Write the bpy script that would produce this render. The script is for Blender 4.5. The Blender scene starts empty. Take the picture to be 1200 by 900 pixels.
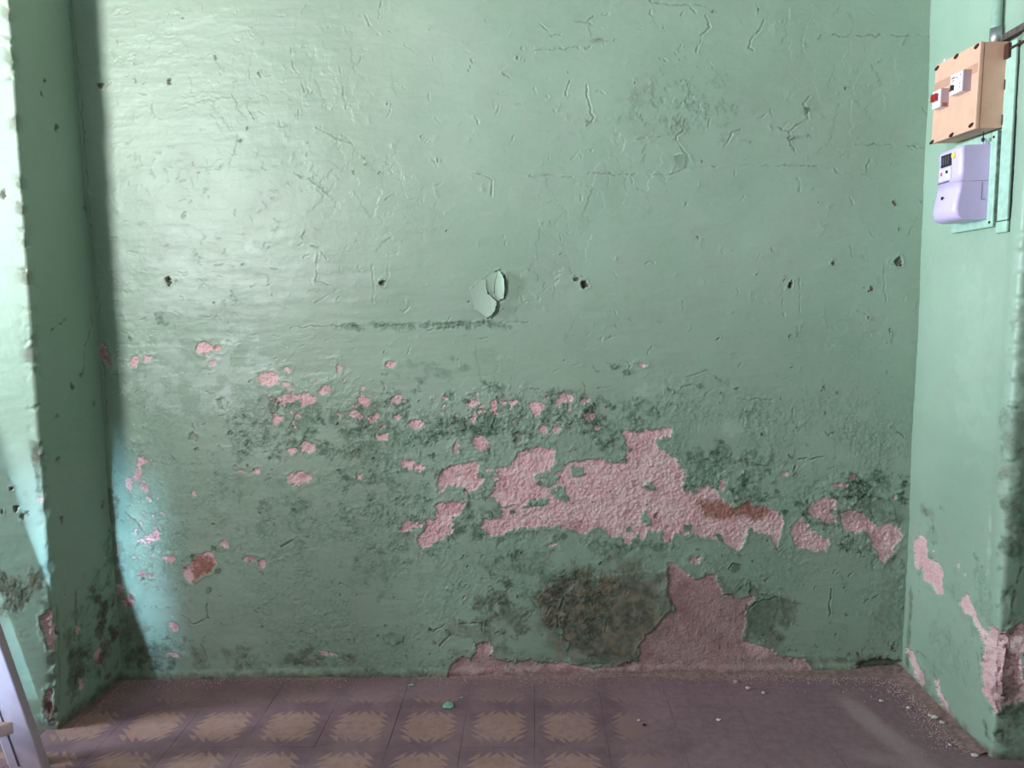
import bpy, bmesh, math, random
import numpy as np
from mathutils import Vector, Matrix

# ------------------------------------------------------------------ camera
SC = bpy.context.scene
COL = SC.collection
CAM_H = 1.19366
PITCH, ROLL, YAW, FPX = 0.1087, -0.01595, -0.03058, 860.62
def cam_axes():
    cp, sp = math.cos(PITCH), math.sin(PITCH); cy, sy = math.cos(YAW), math.sin(YAW)
    cr, sr = math.cos(ROLL), math.sin(ROLL)
    fwd = np.array([sy*cp, cy*cp, -sp]); right = np.array([cy, -sy, 0.0]); up = np.cross(right, fwd)
    return right*cr + up*sr, -right*sr + up*cr, fwd
AX, AY, AF = cam_axes()
cam_data = bpy.data.cameras.new('camera'); cam = bpy.data.objects.new('camera', cam_data); COL.objects.link(cam)
cam_data.sensor_width = 36.0; cam_data.lens = FPX/1200*36.0; cam_data.clip_start = 0.02
M = Matrix.Identity(4)
for i in range(3):
    M[i][0], M[i][1], M[i][2] = AX[i], AY[i], -AF[i]
M[2][3] = CAM_H
cam.matrix_world = M
SC.camera = cam

# ------------------------------------------------------------------ light
vs = SC.view_settings
vs.view_transform = 'Standard'; vs.look = 'None'; vs.gamma = 1.0; vs.use_curve_mapping = False
vs.exposure = 0.14
world = bpy.data.worlds.new('world'); SC.world = world; world.use_nodes = True
bg = world.node_tree.nodes['Background']; bg.inputs[0].default_value = (0.62, 0.78, 0.95, 1); bg.inputs[1].default_value = 0.8

def area(name, loc, target, sx, sy, power, color, spread=180):
    l = bpy.data.lights.new(name, 'AREA'); l.shape = 'RECTANGLE'; l.size = sx; l.size_y = sy
    l.energy = power; l.color = color; l.spread = math.radians(spread)
    o = bpy.data.objects.new(name, l); COL.objects.link(o)
    o.location = loc
    d = (Vector(target)-Vector(loc))
    o.rotation_euler = d.to_track_quat('-Z', 'Y').to_euler()
    return o
area('daylight_doorway_upper', (-1.99, -0.44, 2.00), (-1.3, 2.2, 4.2), 0.30, 1.4, 108, (0.97, 1.0, 1.0), 158)
area('daylight_doorway_lower', (-1.59, -0.44, 0.85), (-1.355, 2.1, 0.40), 0.08, 0.6, 0.70, (0.42, 0.74, 1.0), 9)  # added narrow beam, aimed to make the bluish strip at the lower left
area('daylight_side_window', (-4.1, 1.32, 1.55), (1.2, 1.62, 3.4), 0.7, 1.0, 215, (0.70, 0.92, 1.0), 125)  # added lamp to brighten the right return; no window is built there

# ------------------------------------------------------------------ numpy noise
def lattice(seed):
    return np.random.RandomState(seed).rand(256, 256).astype(np.float32)
def vnoise(x, y, seed):
    t = lattice(seed)
    xi = np.floor(x).astype(np.int64); yi = np.floor(y).astype(np.int64)
    fx = (x-xi).astype(np.float32); fy = (y-yi).astype(np.float32)
    fx = fx*fx*fx*(fx*(fx*6-15)+10); fy = fy*fy*fy*(fy*(fy*6-15)+10)
    x0, x1, y0, y1 = xi & 255, (xi+1) & 255, yi & 255, (yi+1) & 255
    a = t[x0, y0]; b = t[x1, y0]; c = t[x0, y1]; d = t[x1, y1]
    return (a+(b-a)*fx) + ((c+(d-c)*fx)-(a+(b-a)*fx))*fy
def fbm(x, y, scale, octv, seed, gain=0.5):
    r = 0; a = 1; tot = 0
    ca, sa = math.cos(0.6), math.sin(0.6)
    for k in range(octv):
        X = (x*ca-y*sa)*scale+17.3*k; Y = (x*sa+y*ca)*scale+9.1*k
        r = r+a*vnoise(X, Y, seed+k); tot += a; a *= gain; scale *= 2.03
    return r/tot
def worley(x, y, scale, seed):
    t1, t2, t3 = lattice(seed), lattice(seed+1), lattice(seed+2)
    X = x*scale; Y = y*scale
    xi = np.floor(X).astype(np.int64); yi = np.floor(Y).astype(np.int64)
    f1 = np.full(X.shape, 9.0, np.float32); f2 = f1.copy(); cid = np.zeros(X.shape, np.float32)
    for dx in (-1, 0, 1):
        for dy in (-1, 0, 1):
            a = (xi+dx) & 255; b = (yi+dy) & 255
            d = np.hypot(xi+dx+t1[a, b]-X, yi+dy+t2[a, b]-Y).astype(np.float32)
            c = t3[a, b]
            near = d < f1
            f2 = np.where(near, f1, np.minimum(f2, d))
            cid = np.where(near, c, cid)
            f1 = np.where(near, d, f1)
    return f1, f2, cid
def sstep(a, b, x):
    t = np.clip((x-a)/(b-a), 0, 1); return t*t*(3-2*t)
def seg_dist(x, y, a, b):
    dx, dy = b[0]-a[0], b[1]-a[1]; L = dx*dx+dy*dy+1e-12
    t = np.clip(((x-a[0])*dx+(y-a[1])*dy)/L, 0, 1)
    return np.hypot(x-a[0]-t*dx, y-a[1]-t*dy)
def poly_sd(x, y, pts):
    d = np.full(x.shape, 9.0, np.float32); inside = np.zeros(x.shape, bool)
    n = len(pts)
    for i in range(n):
        a, b = pts[i], pts[(i+1) % n]
        d = np.minimum(d, seg_dist(x, y, a, b))
        if a[1] != b[1]:
            cond = ((a[1] > y) != (b[1] > y)) & (x < (b[0]-a[0])*(y-a[1])/(b[1]-a[1])+a[0])
            inside ^= cond
    return np.where(inside, -d, d)

# ------------------------------------------------------------------ materials
def lin(r, g, b):
    f = lambda c: (c/255/12.92) if c/255 <= 0.04045 else ((c/255+0.055)/1.055)**2.4
    return (f(r), f(g), f(b), 1)
class NT:
    def __init__(s, name):
        s.m = bpy.data.materials.new(name); s.m.use_nodes = True
        s.t = s.m.node_tree; s.t.nodes.clear()
        s.out = s.n('ShaderNodeOutputMaterial'); s.b = s.n('ShaderNodeBsdfPrincipled')
        s.t.links.new(s.b.outputs[0], s.out.inputs[0])
    def n(s, ty, **kw):
        nd = s.t.nodes.new(ty)
        for k, v in kw.items(): setattr(nd, k, v)
        return nd
    def put(s, inp, v):
        if hasattr(v, 'is_linked') or isinstance(v, bpy.types.NodeSocket): s.t.links.new(v, inp)
        elif v is not None: inp.default_value = v
    def math(s, op, a, b=None, c=None, clamp=False):
        nd = s.n('ShaderNodeMath', operation=op, use_clamp=clamp)
        s.put(nd.inputs[0], a)
        if b is not None: s.put(nd.inputs[1], b)
        if c is not None: s.put(nd.inputs[2], c)
        return nd.outputs[0]
    def mix(s, f, a, b):
        nd = s.n('ShaderNodeMix', data_type='RGBA'); s.put(nd.inputs[0], f); s.put(nd.inputs[6], a); s.put(nd.inputs[7], b)
        return nd.outputs[2]
    def ramp(s, v, lo, hi):
        nd = s.n('ShaderNodeMapRange'); nd.interpolation_type = 'SMOOTHSTEP'
        s.put(nd.inputs[0], v); nd.inputs[1].default_value = lo; nd.inputs[2].default_value = hi
        return nd.outputs[0]
    def noise(s, scale, detail=3, rough=0.55, vec=None):
        nd = s.n('ShaderNodeTexNoise'); nd.inputs['Scale'].default_value = scale
        nd.inputs['Detail'].default_value = detail; nd.inputs['Roughness'].default_value = rough
        if vec is None: vec = s.pos()
        s.t.links.new(vec, nd.inputs['Vector']); return nd.outputs['Fac']
    def pos(s):
        if not hasattr(s, '_g'): s._g = s.n('ShaderNodeNewGeometry')
        return s._g.outputs['Position']
    def obj(s):
        if not hasattr(s, '_tc'): s._tc = s.n('ShaderNodeTexCoord')
        return s._tc.outputs['Object']
    def attr(s, name):
        nd = s.n('ShaderNodeAttribute'); nd.attribute_name = name; return nd.outputs['Fac']
    def bump(s, h, strength, dist):
        nd = s.n('ShaderNodeBump'); nd.inputs['Strength'].default_value = strength; nd.inputs['Distance'].default_value = dist
        s.t.links.new(h, nd.inputs['Height']); s.t.links.new(nd.outputs[0], s.b.inputs['Normal'])
    def fin(s, col, rough, metal=0.0, spec=None):
        s.put(s.b.inputs['Base Color'], col); s.put(s.b.inputs['Roughness'], rough); s.b.inputs['Metallic'].default_value = metal
        if spec is not None: s.b.inputs['Specular IOR Level'].default_value = spec
        return s.m
def plain(name, rgb, rough=0.5, metal=0.0, vary=0.12, scale=40, bump=0.0):
    k = NT(name); c = lin(*rgb)
    dark = tuple(v*(1-vary) for v in c[:3])+(1,); lite = tuple(min(1, v*(1+vary)) for v in c[:3])+(1,)
    nz = k.noise(scale, 4)
    if bump: k.bump(nz, bump, 0.002)
    return k.fin(k.mix(k.ramp(nz, 0.3, 0.7), dark, lite), rough, metal)

def make_paint(name):
    k = NT(name)
    big = k.noise(1.6, 3); mid = k.noise(9, 4); fine = k.noise(70, 4); sand = k.noise(330, 2)
    c = k.mix(k.ramp(big, 0.3, 0.7), lin(146, 166, 148), lin(160, 177, 160))
    c = k.mix(k.math('MULTIPLY', k.ramp(mid, 0.45, 0.75), 0.35), c, lin(156, 162, 152))
    c = k.mix(k.math('MULTIPLY', k.ramp(fine, 0.5, 0.8), 0.2), c, lin(118, 146, 126))
    # pale chalky tones, plus the gloss highlight painted into the colour
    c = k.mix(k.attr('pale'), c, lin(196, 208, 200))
    # algae: dark green specks
    sp = k.ramp(k.math('ADD', k.math('MULTIPLY', sand, 0.6), k.math('MULTIPLY', fine, 0.6)), 0.5, 0.68)
    crs = k.math('MULTIPLY', k.attr('crust'), k.math('ADD', 0.15, k.math('MULTIPLY', sp, 0.5)), clamp=True)
    c = k.mix(crs, c, lin(84, 112, 92))
    mo = k.math('MULTIPLY', k.attr('moss'), k.math('ADD', 0.35, k.math('MULTIPLY', sp, 0.65)), clamp=True)
    c = k.mix(mo, c, lin(56, 76, 60))
    # brown grime
    gcol = k.mix(k.ramp(k.noise(28, 5), 0.35, 0.7), lin(66, 54, 46), lin(134, 106, 88))
    gm = k.math('MULTIPLY', k.attr('grime'), k.math('ADD', 0.72, k.math('MULTIPLY', k.ramp(fine, 0.3, 0.65), 0.28)), clamp=True)
    c = k.mix(gm, c, gcol)
    ro = k.math('ADD', 0.36, k.math('MULTIPLY', k.math('ADD', k.attr('crust'), k.math('ADD', k.attr('moss'), k.attr('grime'))), 0.4), clamp=True)
    ro = k.math('ADD', ro, k.math('MULTIPLY', mid, 0.12), clamp=True)
    k.bump(k.math('ADD', k.math('MULTIPLY', fine, 0.7), k.math('MULTIPLY', sand, 0.25)), 0.22, 0.004)
    return k.fin(c, ro, 0.0, 0.45)
def make_plaster(name):
    k = NT(name)
    mid = k.noise(14, 4); fine = k.noise(120, 4); sand = k.noise(420, 2)
    c = k.mix(k.ramp(mid, 0.3, 0.7), lin(236, 178, 184), lin(244, 202, 204))
    c = k.mix(k.math('MULTIPLY', k.ramp(fine, 0.45, 0.7), 0.55), c, lin(246, 222, 222))
    c = k.mix(k.math('MULTIPLY', k.ramp(sand, 0.54, 0.68), 0.6), c, lin(112, 78, 76))
    rust = k.mix(k.ramp(fine, 0.3, 0.7), lin(150, 92, 78), lin(174, 118, 104))
    c = k.mix(k.attr('rust'), c, rust)
    g = k.mix(k.ramp(k.noise(30, 5), 0.35, 0.7), lin(78, 58, 56), lin(140, 108, 106))
    c = k.mix(k.math('MULTIPLY', k.attr('grime'), 0.9), c, g)
    c = k.mix(k.math('MULTIPLY', k.attr('moss'), 0.5), c, lin(70, 72, 60))
    k.bump(k.math('ADD', fine, k.math('MULTIPLY', sand, 0.5)), 0.6, 0.006)
    return k.fin(c, 0.92, 0.0, 0.2)
PAINT = make_paint('peeling_green_paint'); PLASTER = make_plaster('bare_pink_plaster')

# ------------------------------------------------------------------ helpers for objects
def link(o, parent=None):
    COL.objects.link(o)
    if parent is not None: o.parent = parent
    return o
def from_bm(name, bm, mat, parent=None, smooth=False):
    me = bpy.data.meshes.new(name); bm.normal_update(); bm.to_mesh(me); bm.free()
    if mat is not None:
        for m_ in (mat if isinstance(mat, (list, tuple)) else [mat]): me.materials.append(m_)
    if smooth:
        for p in me.polygons: p.use_smooth = True
    return link(bpy.data.objects.new(name, me), parent)
def tag(o, label=None, cat=None, group=None, kind=None):
    if label: o['label'] = label
    if cat: o['category'] = cat
    if group: o['group'] = group
    if kind: o['kind'] = kind
    return o
def empty(name, loc, label, cat, group=None, rot=(0, 0, 0)):
    o = bpy.data.objects.new(name, None); o.empty_display_size = 0.05; o.location = loc; o.rotation_euler = rot
    COL.objects.link(o); return tag(o, label, cat, group)
def box(bm, lo, hi, bevel=0.0, seg=2):
    r = bmesh.ops.create_cube(bm, size=1.0); v = r['verts']
    lo = Vector(lo); hi = Vector(hi)
    for p in v:
        p.co = Vector(((lo[i]+hi[i])/2+p.co[i]*(hi[i]-lo[i]) for i in range(3)))
    if bevel:
        es = list({e for p in v for e in p.link_edges})
        bmesh.ops.bevel(bm, geom=es, offset=bevel, segments=seg, affect='EDGES', profile=0.6)
def tube(bm, pts, r, n=10, cap=True):
    pts = [Vector(p) for p in pts]; rings = []
    for i, p in enumerate(pts):
        d = (pts[min(i+1, len(pts)-1)]-pts[max(i-1, 0)]).normalized()
        up = Vector((0, 0, 1)) if abs(d.z) < 0.9 else Vector((1, 0, 0))
        a = d.cross(up).normalized(); b = d.cross(a)
        rr = r[i] if isinstance(r, (list, tuple)) else r
        rings.append([bm.verts.new(p+a*rr*math.cos(2*math.pi*k/n)+b*rr*math.sin(2*math.pi*k/n)) for k in range(n)])
    for i in range(len(rings)-1):
        for k in range(n):
            bm.faces.new((rings[i][k], rings[i][(k+1) % n], rings[i+1][(k+1) % n], rings[i+1][k]))
    if cap:
        bm.faces.new(rings[0][::-1]); bm.faces.new(rings[-1])

# ------------------------------------------------------------------ wall builder
XL, XR = -1.35267, 1.17162
YBL, YBR = 2.238, 2.282          # the back wall stands a degree askew
YL, YR = 1.947, 1.818
CEIL = 3.0; YF = -0.5; XLS, XRS = -4.2, 2.0
def ray(px, py):
    return AX*(px-600)/FPX - AY*(py-450)/FPX + AF
class Plane:
    """a flat stretch of wall: turns a measured point into metres along the wall and up it"""
    def __init__(s, a, b, s0=0.0):
        s.a = np.array(a, float); s.b = np.array(b, float); s.s0 = s0
        s.L = np.hypot(*(s.b-s.a)); s.t = (s.b-s.a)/s.L; s.n = np.array([s.t[1], -s.t[0]])
    def at(s, px, py):
        d = ray(px, py); k = (s.a@s.n)/(d[:2]@s.n)
        p = d*k; return (s.s0+(p[:2]-s.a)@s.t, p[2]+CAM_H)
    def poly(s, pts): return [s.at(*p) for p in pts]

class Field:
    def __init__(s, ss, zs, seed):
        s.ss, s.zs = ss, zs
        s.S, s.Z = np.meshgrid(ss, zs, indexing='ij'); s.S = s.S.astype(np.float32); s.Z = s.Z.astype(np.float32)
        s.seed = seed
        w = lambda sc, o, sd: fbm(s.S, s.Z, sc, o, sd)-0.5
        s.WS = s.S+0.026*w(28, 4, seed)+0.016*w(120, 3, seed+11)
        s.WZ = s.Z+0.026*w(28, 4, seed+23)+0.016*w(120, 3, seed+37)
        s.JS = s.S+0.014*w(55, 4, seed+41); s.JZ = s.Z+0.014*w(55, 4, seed+47); s.JM = sstep(0.34, 0.56, fbm(s.S, s.Z, 48, 3, seed+53))
        sh = s.S.shape
        s.bare = np.full(sh, 1.0, np.float32)
        s.h = np.zeros(sh, np.float32)
        for k in ('moss', 'grime', 'pale', 'rust'): setattr(s, k, np.zeros(sh, np.float32))
        s.hole = np.zeros(sh, np.float32)
    def win(s, pts, mg):
        xs = [p[0] for p in pts]; ys = [p[1] for p in pts]
        i0, i1 = np.searchsorted(s.ss, (min(xs)-mg, max(xs)+mg)); j0, j1 = np.searchsorted(s.zs, (min(ys)-mg, max(ys)+mg))
        return (slice(max(i0-1, 0), i1+1), slice(max(j0-1, 0), j1+1))
    def cut(s, pts, warp=True):
        w = s.win(pts, 0.05)
        sd = poly_sd(s.WS[w] if warp else s.S[w], s.WZ[w] if warp else s.Z[w], pts)
        s.bare[w] = np.minimum(s.bare[w], sd)
    def keep(s, pts):
        w = s.win(pts, 0.05)
        sd = poly_sd(s.WS[w], s.WZ[w], pts); s.bare[w] = np.maximum(s.bare[w], -sd)
    def blob(s, c, rx, ry):
        w = s.win([(c[0]-rx, c[1]-ry), (c[0]+rx, c[1]+ry)], 0.05)
        q = np.hypot((s.WS[w]-c[0])/rx, (s.WZ[w]-c[1])/ry)
        s.bare[w] = np.minimum(s.bare[w], (q-1)*min(rx, ry))
    def soft(s, key, c, rx, ry, amt, lump=0.5):
        w = s.win([(c[0]-rx*1.6, c[1]-ry*1.6), (c[0]+rx*1.6, c[1]+ry*1.6)], 0.02)
        q = np.hypot((s.S[w]-c[0])/rx, (s.Z[w]-c[1])/ry)
        q = q+lump*(fbm(s.S[w], s.Z[w], 22, 4, s.seed+51)-0.5)*2
        arr = getattr(s, key); v = amt*sstep(0.34, 0.62, 0.62*sstep(1.35, 0.25, q)+0.9*(fbm(s.S[w], s.Z[w], 34, 4, s.seed+57)-0.5)+0.16*(vnoise(s.S[w]*160, s.Z[w]*160, s.seed+58)-0.5))*sstep(1.6, 1.2, q)
        arr[w] = np.maximum(arr[w], v)
    def area(s, key, pts, amt, feather=0.02):
        w = s.win(pts, feather*2+0.03)
        sd = poly_sd(s.WS[w], s.WZ[w], pts)+feather*2.2*(fbm(s.S[w], s.Z[w], 18, 4, s.seed+59)-0.5); arr = getattr(s, key)
        arr[w] = np.maximum(arr[w], amt*sstep(feather, -feather, sd))
    def crack(s, pts, depth=0.004, wd=0.0022, lip=0.0008, dirt=0.7):
        w = s.win(pts, 0.05)
        x = s.JS[w]; z = s.JZ[w]
        d = np.full(x.shape, 9.0, np.float32)
        for a, b in zip(pts[:-1], pts[1:]): d = np.minimum(d, seg_dist(x, z, a, b))
        g = np.exp(-(d/wd)**2)*(0.12+0.88*s.JM[w])
        s.h[w] += -depth*g+lip*np.exp(-((d-0.005)/0.003)**2)*s.JM[w]
        s.grime[w] = np.maximum(s.grime[w], dirt*g)
    def pit(s, c, r, depth, ry=None, dirt=0.8):
        ry = ry or r
        w = s.win([(c[0]-r, c[1]-ry), (c[0]+r, c[1]+ry)], 0.03)
        q = np.hypot((s.WS[w]-c[0])/r, (s.WZ[w]-c[1])/ry)
        s.h[w] -= depth*sstep(1.15, 0.7, q)
        s.hole[w] = np.maximum(s.hole[w], sstep(1.1, 0.8, q))
        s.h[w] += 0.0012*np.exp(-((q-1.5)/0.35)**2)
        s.grime[w] = np.maximum(s.grime[w], dirt*sstep(1.4, 0.8, q))

def build_wall(name, path, F, zsplit=None, adjust=None, side=None):
    """sheet along a plan path; F carries relief and soiling.  Bare patches become child pieces."""
    ss, zs = F.ss, F.zs
    cum = [0.0]
    for a, b in zip(path[:-1], path[1:]): cum.append(cum[-1]+math.hypot(b[0]-a[0], b[1]-a[1]))
    px = [p[0] for p in path]; py = [p[1] for p in path]
    def P(s_):
        r = 0.007; ks = np.linspace(-r, r, 9)
        x = np.mean([np.interp(s_+k, cum, px) for k in ks], axis=0); y = np.mean([np.interp(s_+k, cum, py) for k in ks], axis=0)
        return x, y
    x0, y0 = P(ss); xa, ya = P(ss-0.006); xb, yb = P(ss+0.006)
    tx, ty = xb-xa, yb-ya; L = np.hypot(tx, ty)+1e-9; nx, ny = ty/L, -tx/L
    ns, nz = len(ss), len(zs)
    X = x0[:, None]+nx[:, None]*F.h; Y = y0[:, None]+ny[:, None]*F.h; Z = F.Z.copy()
    if adjust is not None: X = X+adjust(F)
    co = np.stack([X, Y, Z], -1).reshape(-1, 3).astype(np.float32)
    I, J = np.meshgrid(np.arange(ns-1), np.arange(nz-1), indexing='ij')
    v0 = I*nz+J; quads = np.stack([v0, v0+nz, v0+nz+1, v0+1], -1)
    F.moss = F.moss*(0.25+0.75*F.moss_break)
    bare = (F.bare < 0)
    fb = (bare[:-1, :-1].astype(int)+bare[1:, :-1]+bare[:-1, 1:]+bare[1:, 1:]) >= 3
    # connected patches
    lab = np.zeros(fb.shape, np.int32); nlab = 0; comps = []
    cells = set(zip(*np.nonzero(fb)))
    while cells:
        st = [cells.pop()]; cur = []
        while st:
            i, j = st.pop(); cur.append((i, j))
            for q in ((i+1, j), (i-1, j), (i, j+1), (i, j-1)):
                if q in cells: cells.remove(q); st.append(q)
        comps.append(cur)
    comps.sort(key=len, reverse=True)
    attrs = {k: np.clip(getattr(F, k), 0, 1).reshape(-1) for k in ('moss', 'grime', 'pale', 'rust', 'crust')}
    def mesh(nm, fq, mat):
        used, inv = np.unique(fq.reshape(-1), return_inverse=True)
        me = bpy.data.meshes.new(nm); n = len(used); nf = len(fq)
        me.vertices.add(n); me.vertices.foreach_set('co', co[used].reshape(-1))
        me.loops.add(nf*4); me.loops.foreach_set('vertex_index', inv.astype(np.int32).reshape(-1))
        me.polygons.add(nf); me.polygons.foreach_set('loop_start', np.arange(0, nf*4, 4, dtype=np.int32))
        me.polygons.foreach_set('use_smooth', np.ones(nf, bool))
        for k, v in attrs.items():
            at = me.attributes.new(k, 'FLOAT', 'POINT'); at.data.foreach_set('value', v[used])
        me.materials.append(mat); me.update(calc_edges=True)
        return me
    keep = [c for c in comps if len(c) >= 10][:290]
    small = [c for c in comps if len(c) < 10]+[c for c in comps if len(c) >= 10][290:]
    o = link(bpy.data.objects.new(name, mesh(name, quads[~fb], PAINT))); o['kind'] = 'structure'
    for c in keep:
        ii = np.array(c); link(bpy.data.objects.new('plaster_patch', mesh('plaster_patch', quads[ii[:, 0], ii[:, 1]], PLASTER)), o)
    if small:
        ii = np.array([q for c in small for q in c])
        tag(link(bpy.data.objects.new('plaster_speckles', mesh('plaster_speckles', quads[ii[:, 0], ii[:, 1]], PLASTER)), o), kind='stuff')
    return o
def base_relief(F, rough):
    """undulating old coats, flake edges, crusty blistered ground; rough 0..1 mask"""
    S, Z, sd = F.S, F.Z, F.seed
    F.h += 0.010*(fbm(S, Z, 2.2, 3, sd+60)-0.5)+0.0022*(fbm(S*0.45, Z*1.6, 22, 4, sd+64)-0.5)
    f1, f2, cid = worley(F.WS, F.WZ, 17, sd+70)
    m = sstep(0.50, 0.62, fbm(S, Z, 4.5, 3, sd+75))
    F.h += m*0.0011*(cid-0.5)
    F.h -= m*0.0007*sstep(0.05, 0.0, f2-f1); F.crust = rough
    g1, g2, gid = worley(F.WS+0.01*(F.WZ-Z), F.WZ, 75, sd+80)
    ck = rough*sstep(0.38, 0.60, fbm(S, Z, 16, 4, sd+84))
    F.h += ck*(0.0050*(gid-0.5)-0.0030*sstep(0.16, 0.0, g2-g1))+rough*(0.0050*(fbm(S, Z, 120, 3, sd+88)-0.5)+0.006*(fbm(S, Z, 34, 3, sd+89)-0.5))
    F.moss_break = sstep(0.34, 0.62, fbm(S, Z, 40, 4, sd+86))
    F.moss = np.maximum(F.moss, 0.85*ck*sstep(0.22, 0.02, g2-g1))
    return f1, f2, cid
def finish_bare(F, depth=0.0042):
    """sunken granular plaster with a proud curled paint rim around it"""
    b = F.bare
    rim = np.exp(-((b-0.006)/0.005)**2)*(b > 0)
    F.h += 0.0016*rim*(0.3+1.2*fbm(F.S, F.Z, 45, 2, F.seed+91))
    inn = sstep(0.001, -0.004, b)
    grain = 0.0052*(fbm(F.S, F.Z, 165, 2, F.seed+93)-0.5)+0.0030*(fbm(F.S, F.Z, 70, 2, F.seed+94)-0.5)+0.0030*(fbm(F.S, F.Z, 26, 2, F.seed+96)-0.5)
    grain = grain*(0.35+0.65*sstep(0.30, 0.48, F.Z))
    F.h = F.h*(1-0.6*inn)+inn*(-depth+grain)

# ------------------------------------------------------------------ back wall
def fine_axis(lo, hi, step, extra=()):
    a = list(np.arange(lo, hi, step)); return np.array(sorted(set([round(v, 5) for v in a]+[round(e, 5) for e in extra])))
BK = Plane((XL, YBL), (XR, YBR))
def back_wall():
    ss = fine_axis(-0.012, BK.L+0.012, 0.0024); zs = fine_axis(-0.03, 2.16, 0.0024, (2.3, 2.5, 2.75, 3.0))
    F = Field(ss, zs, 100)
    at = BK.at; PX = 2.27/FPX                                   # one photo pixel in metres on this wall
    rough = np.zeros(F.S.shape, np.float32); F.rough = rough
    for cx, cy, rx, ry, a in ((330, 500, 110, 60, .8), (450, 520, 110, 80, .9), (600, 500, 130, 55, 1), (720, 500, 60, 40, 1), (840, 555, 90, 40, .9),
                              (1000, 600, 90, 50, 1), (600, 610, 60, 60, .9), (440, 610, 110, 50, .7), (330, 620, 80, 50, .55), (230, 580, 80, 70, .35),
                              (650, 700, 130, 60, .7), (500, 620, 60, 50, .7), (870, 710, 60, 60, .5), (200, 660, 60, 60, .35), (480, 382, 150, 7, .6), (340, 770, 120, 22, .5), (190, 765, 50, 30, .7),
                              (170, 560, 20, 60, .5), (800, 125, 80, 45, .35), (720, 640, 80, 20, .6), (1030, 640, 40, 40, .8)):
        F.soft('rough', at(cx, cy), rx*PX, ry*PX, a, 0.5)
    low = sstep(1.02, 0.80, F.Z+0.25*(fbm(F.S, F.Z, 5, 3, 150)-0.5))
    F.rough = np.maximum(F.rough, (0.34*low*sstep(0.30, 0.62, fbm(F.S, F.Z, 7, 3, 152))).astype(np.float32))
    f1, f2, cid = base_relief(F, F.rough)
    # trowel and brush ridges under the gloss on the left
    lw = sstep(1.5, 0.25, F.S)*sstep(0.7, 1.1, F.Z)
    F.h += lw*0.0008*(fbm(F.S*0.22, F.Z*1.9, 30, 3, 161)-0.5)+lw*0.0008*(fbm(F.S, F.Z, 34, 3, 165)-0.5)
    # ---- bare plaster
    main = [(580,550),(603,540),(608,530),(620,527),(632,520),(650,527),(650,543),(643,551),(655,553),(665,545),(677,537),(700,537),(720,541),(732,543),(737,525),(728,505),(750,507),(785,503),(790,511),(768,515),(772,527),(790,537),(800,547),(803,555),(801,575),(820,577),(830,571),(848,584),(860,592),(872,589),(885,594),(897,594),(912,602),(917,612),(918,627),(911,640),(900,627),(875,624),(872,636),(865,646),(855,640),(840,630),(833,632),(807,622),(803,627),(792,624),(787,636),(775,631),(776,621),(760,620),(755,631),(750,630),(746,625),(737,639),(727,630),(717,631),(712,622),(700,618),(685,626),(670,621),(640,617),(615,619),(590,624),(572,627),(564,620),(567,609),(590,607),(587,595),(605,590),(590,592),(574,582),(580,570),(584,560)]
    F.cut(BK.poly(main))
    for p in ([(517,552),(540,542),(557,542),(567,560),(560,572),(547,577),(540,570),(525,567),(515,580),(511,570)],
              [(490,630),(500,612),(512,607),(512,592),(525,588),(545,587),(542,597),(532,607),(529,627),(515,631),(505,640),(495,644),(491,637)],
              [(470,617),(477,609),(492,612),(494,617),(480,620),(471,622)],
              [(947,595),(967,582),(980,587),(980,612),(965,612),(950,600)],
              [(927,622),(932,612),(950,617),(962,625),(975,632),(970,645),(955,645),(932,640)],
              [(985,600),(1000,600),(1012,600),(1019,608),(1031,614),(1050,614),(1056,624),(1052,636),(1048,651),(1033,661),(1023,635),(1017,624),(1000,624),(988,622)],
              [(211,665),(222,662),(227,652),(240,647),(252,647),(254,662),(247,672),(232,677),(225,684),(214,680)],
              [(782,660),(792,660),(805,670),(815,677),(835,672),(840,680),(850,697),(870,697),(885,700),(873,715),(873,730),(870,750),(890,755),(908,762),(912,770),(930,772),(945,775),(950,800),(520,806),(528,776),(545,770),(552,775),(560,757),(572,752),(577,770),(592,775),(600,772),(640,777),(650,774),(700,785),(730,778),(746,775),(748,760),(754,755),(757,742),(767,737),(775,727),(786,723),(788,712),(782,697)]):
        F.cut(BK.poly(p))
    for p in ([(625,557),(640,550),(655,558),(650,568),(635,570)], [(642,572),(662,570),(665,583),(655,590),(645,580)],
              [(617,588),(640,582),(642,590),(625,595),(612,594)], [(754,570),(760,565),(769,575),(760,577)], [(749,606),(757,600),(763,612),(756,616)],
              [(668,548),(682,545),(684,555),(672,558)]):
        F.keep(BK.poly(p))
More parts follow.
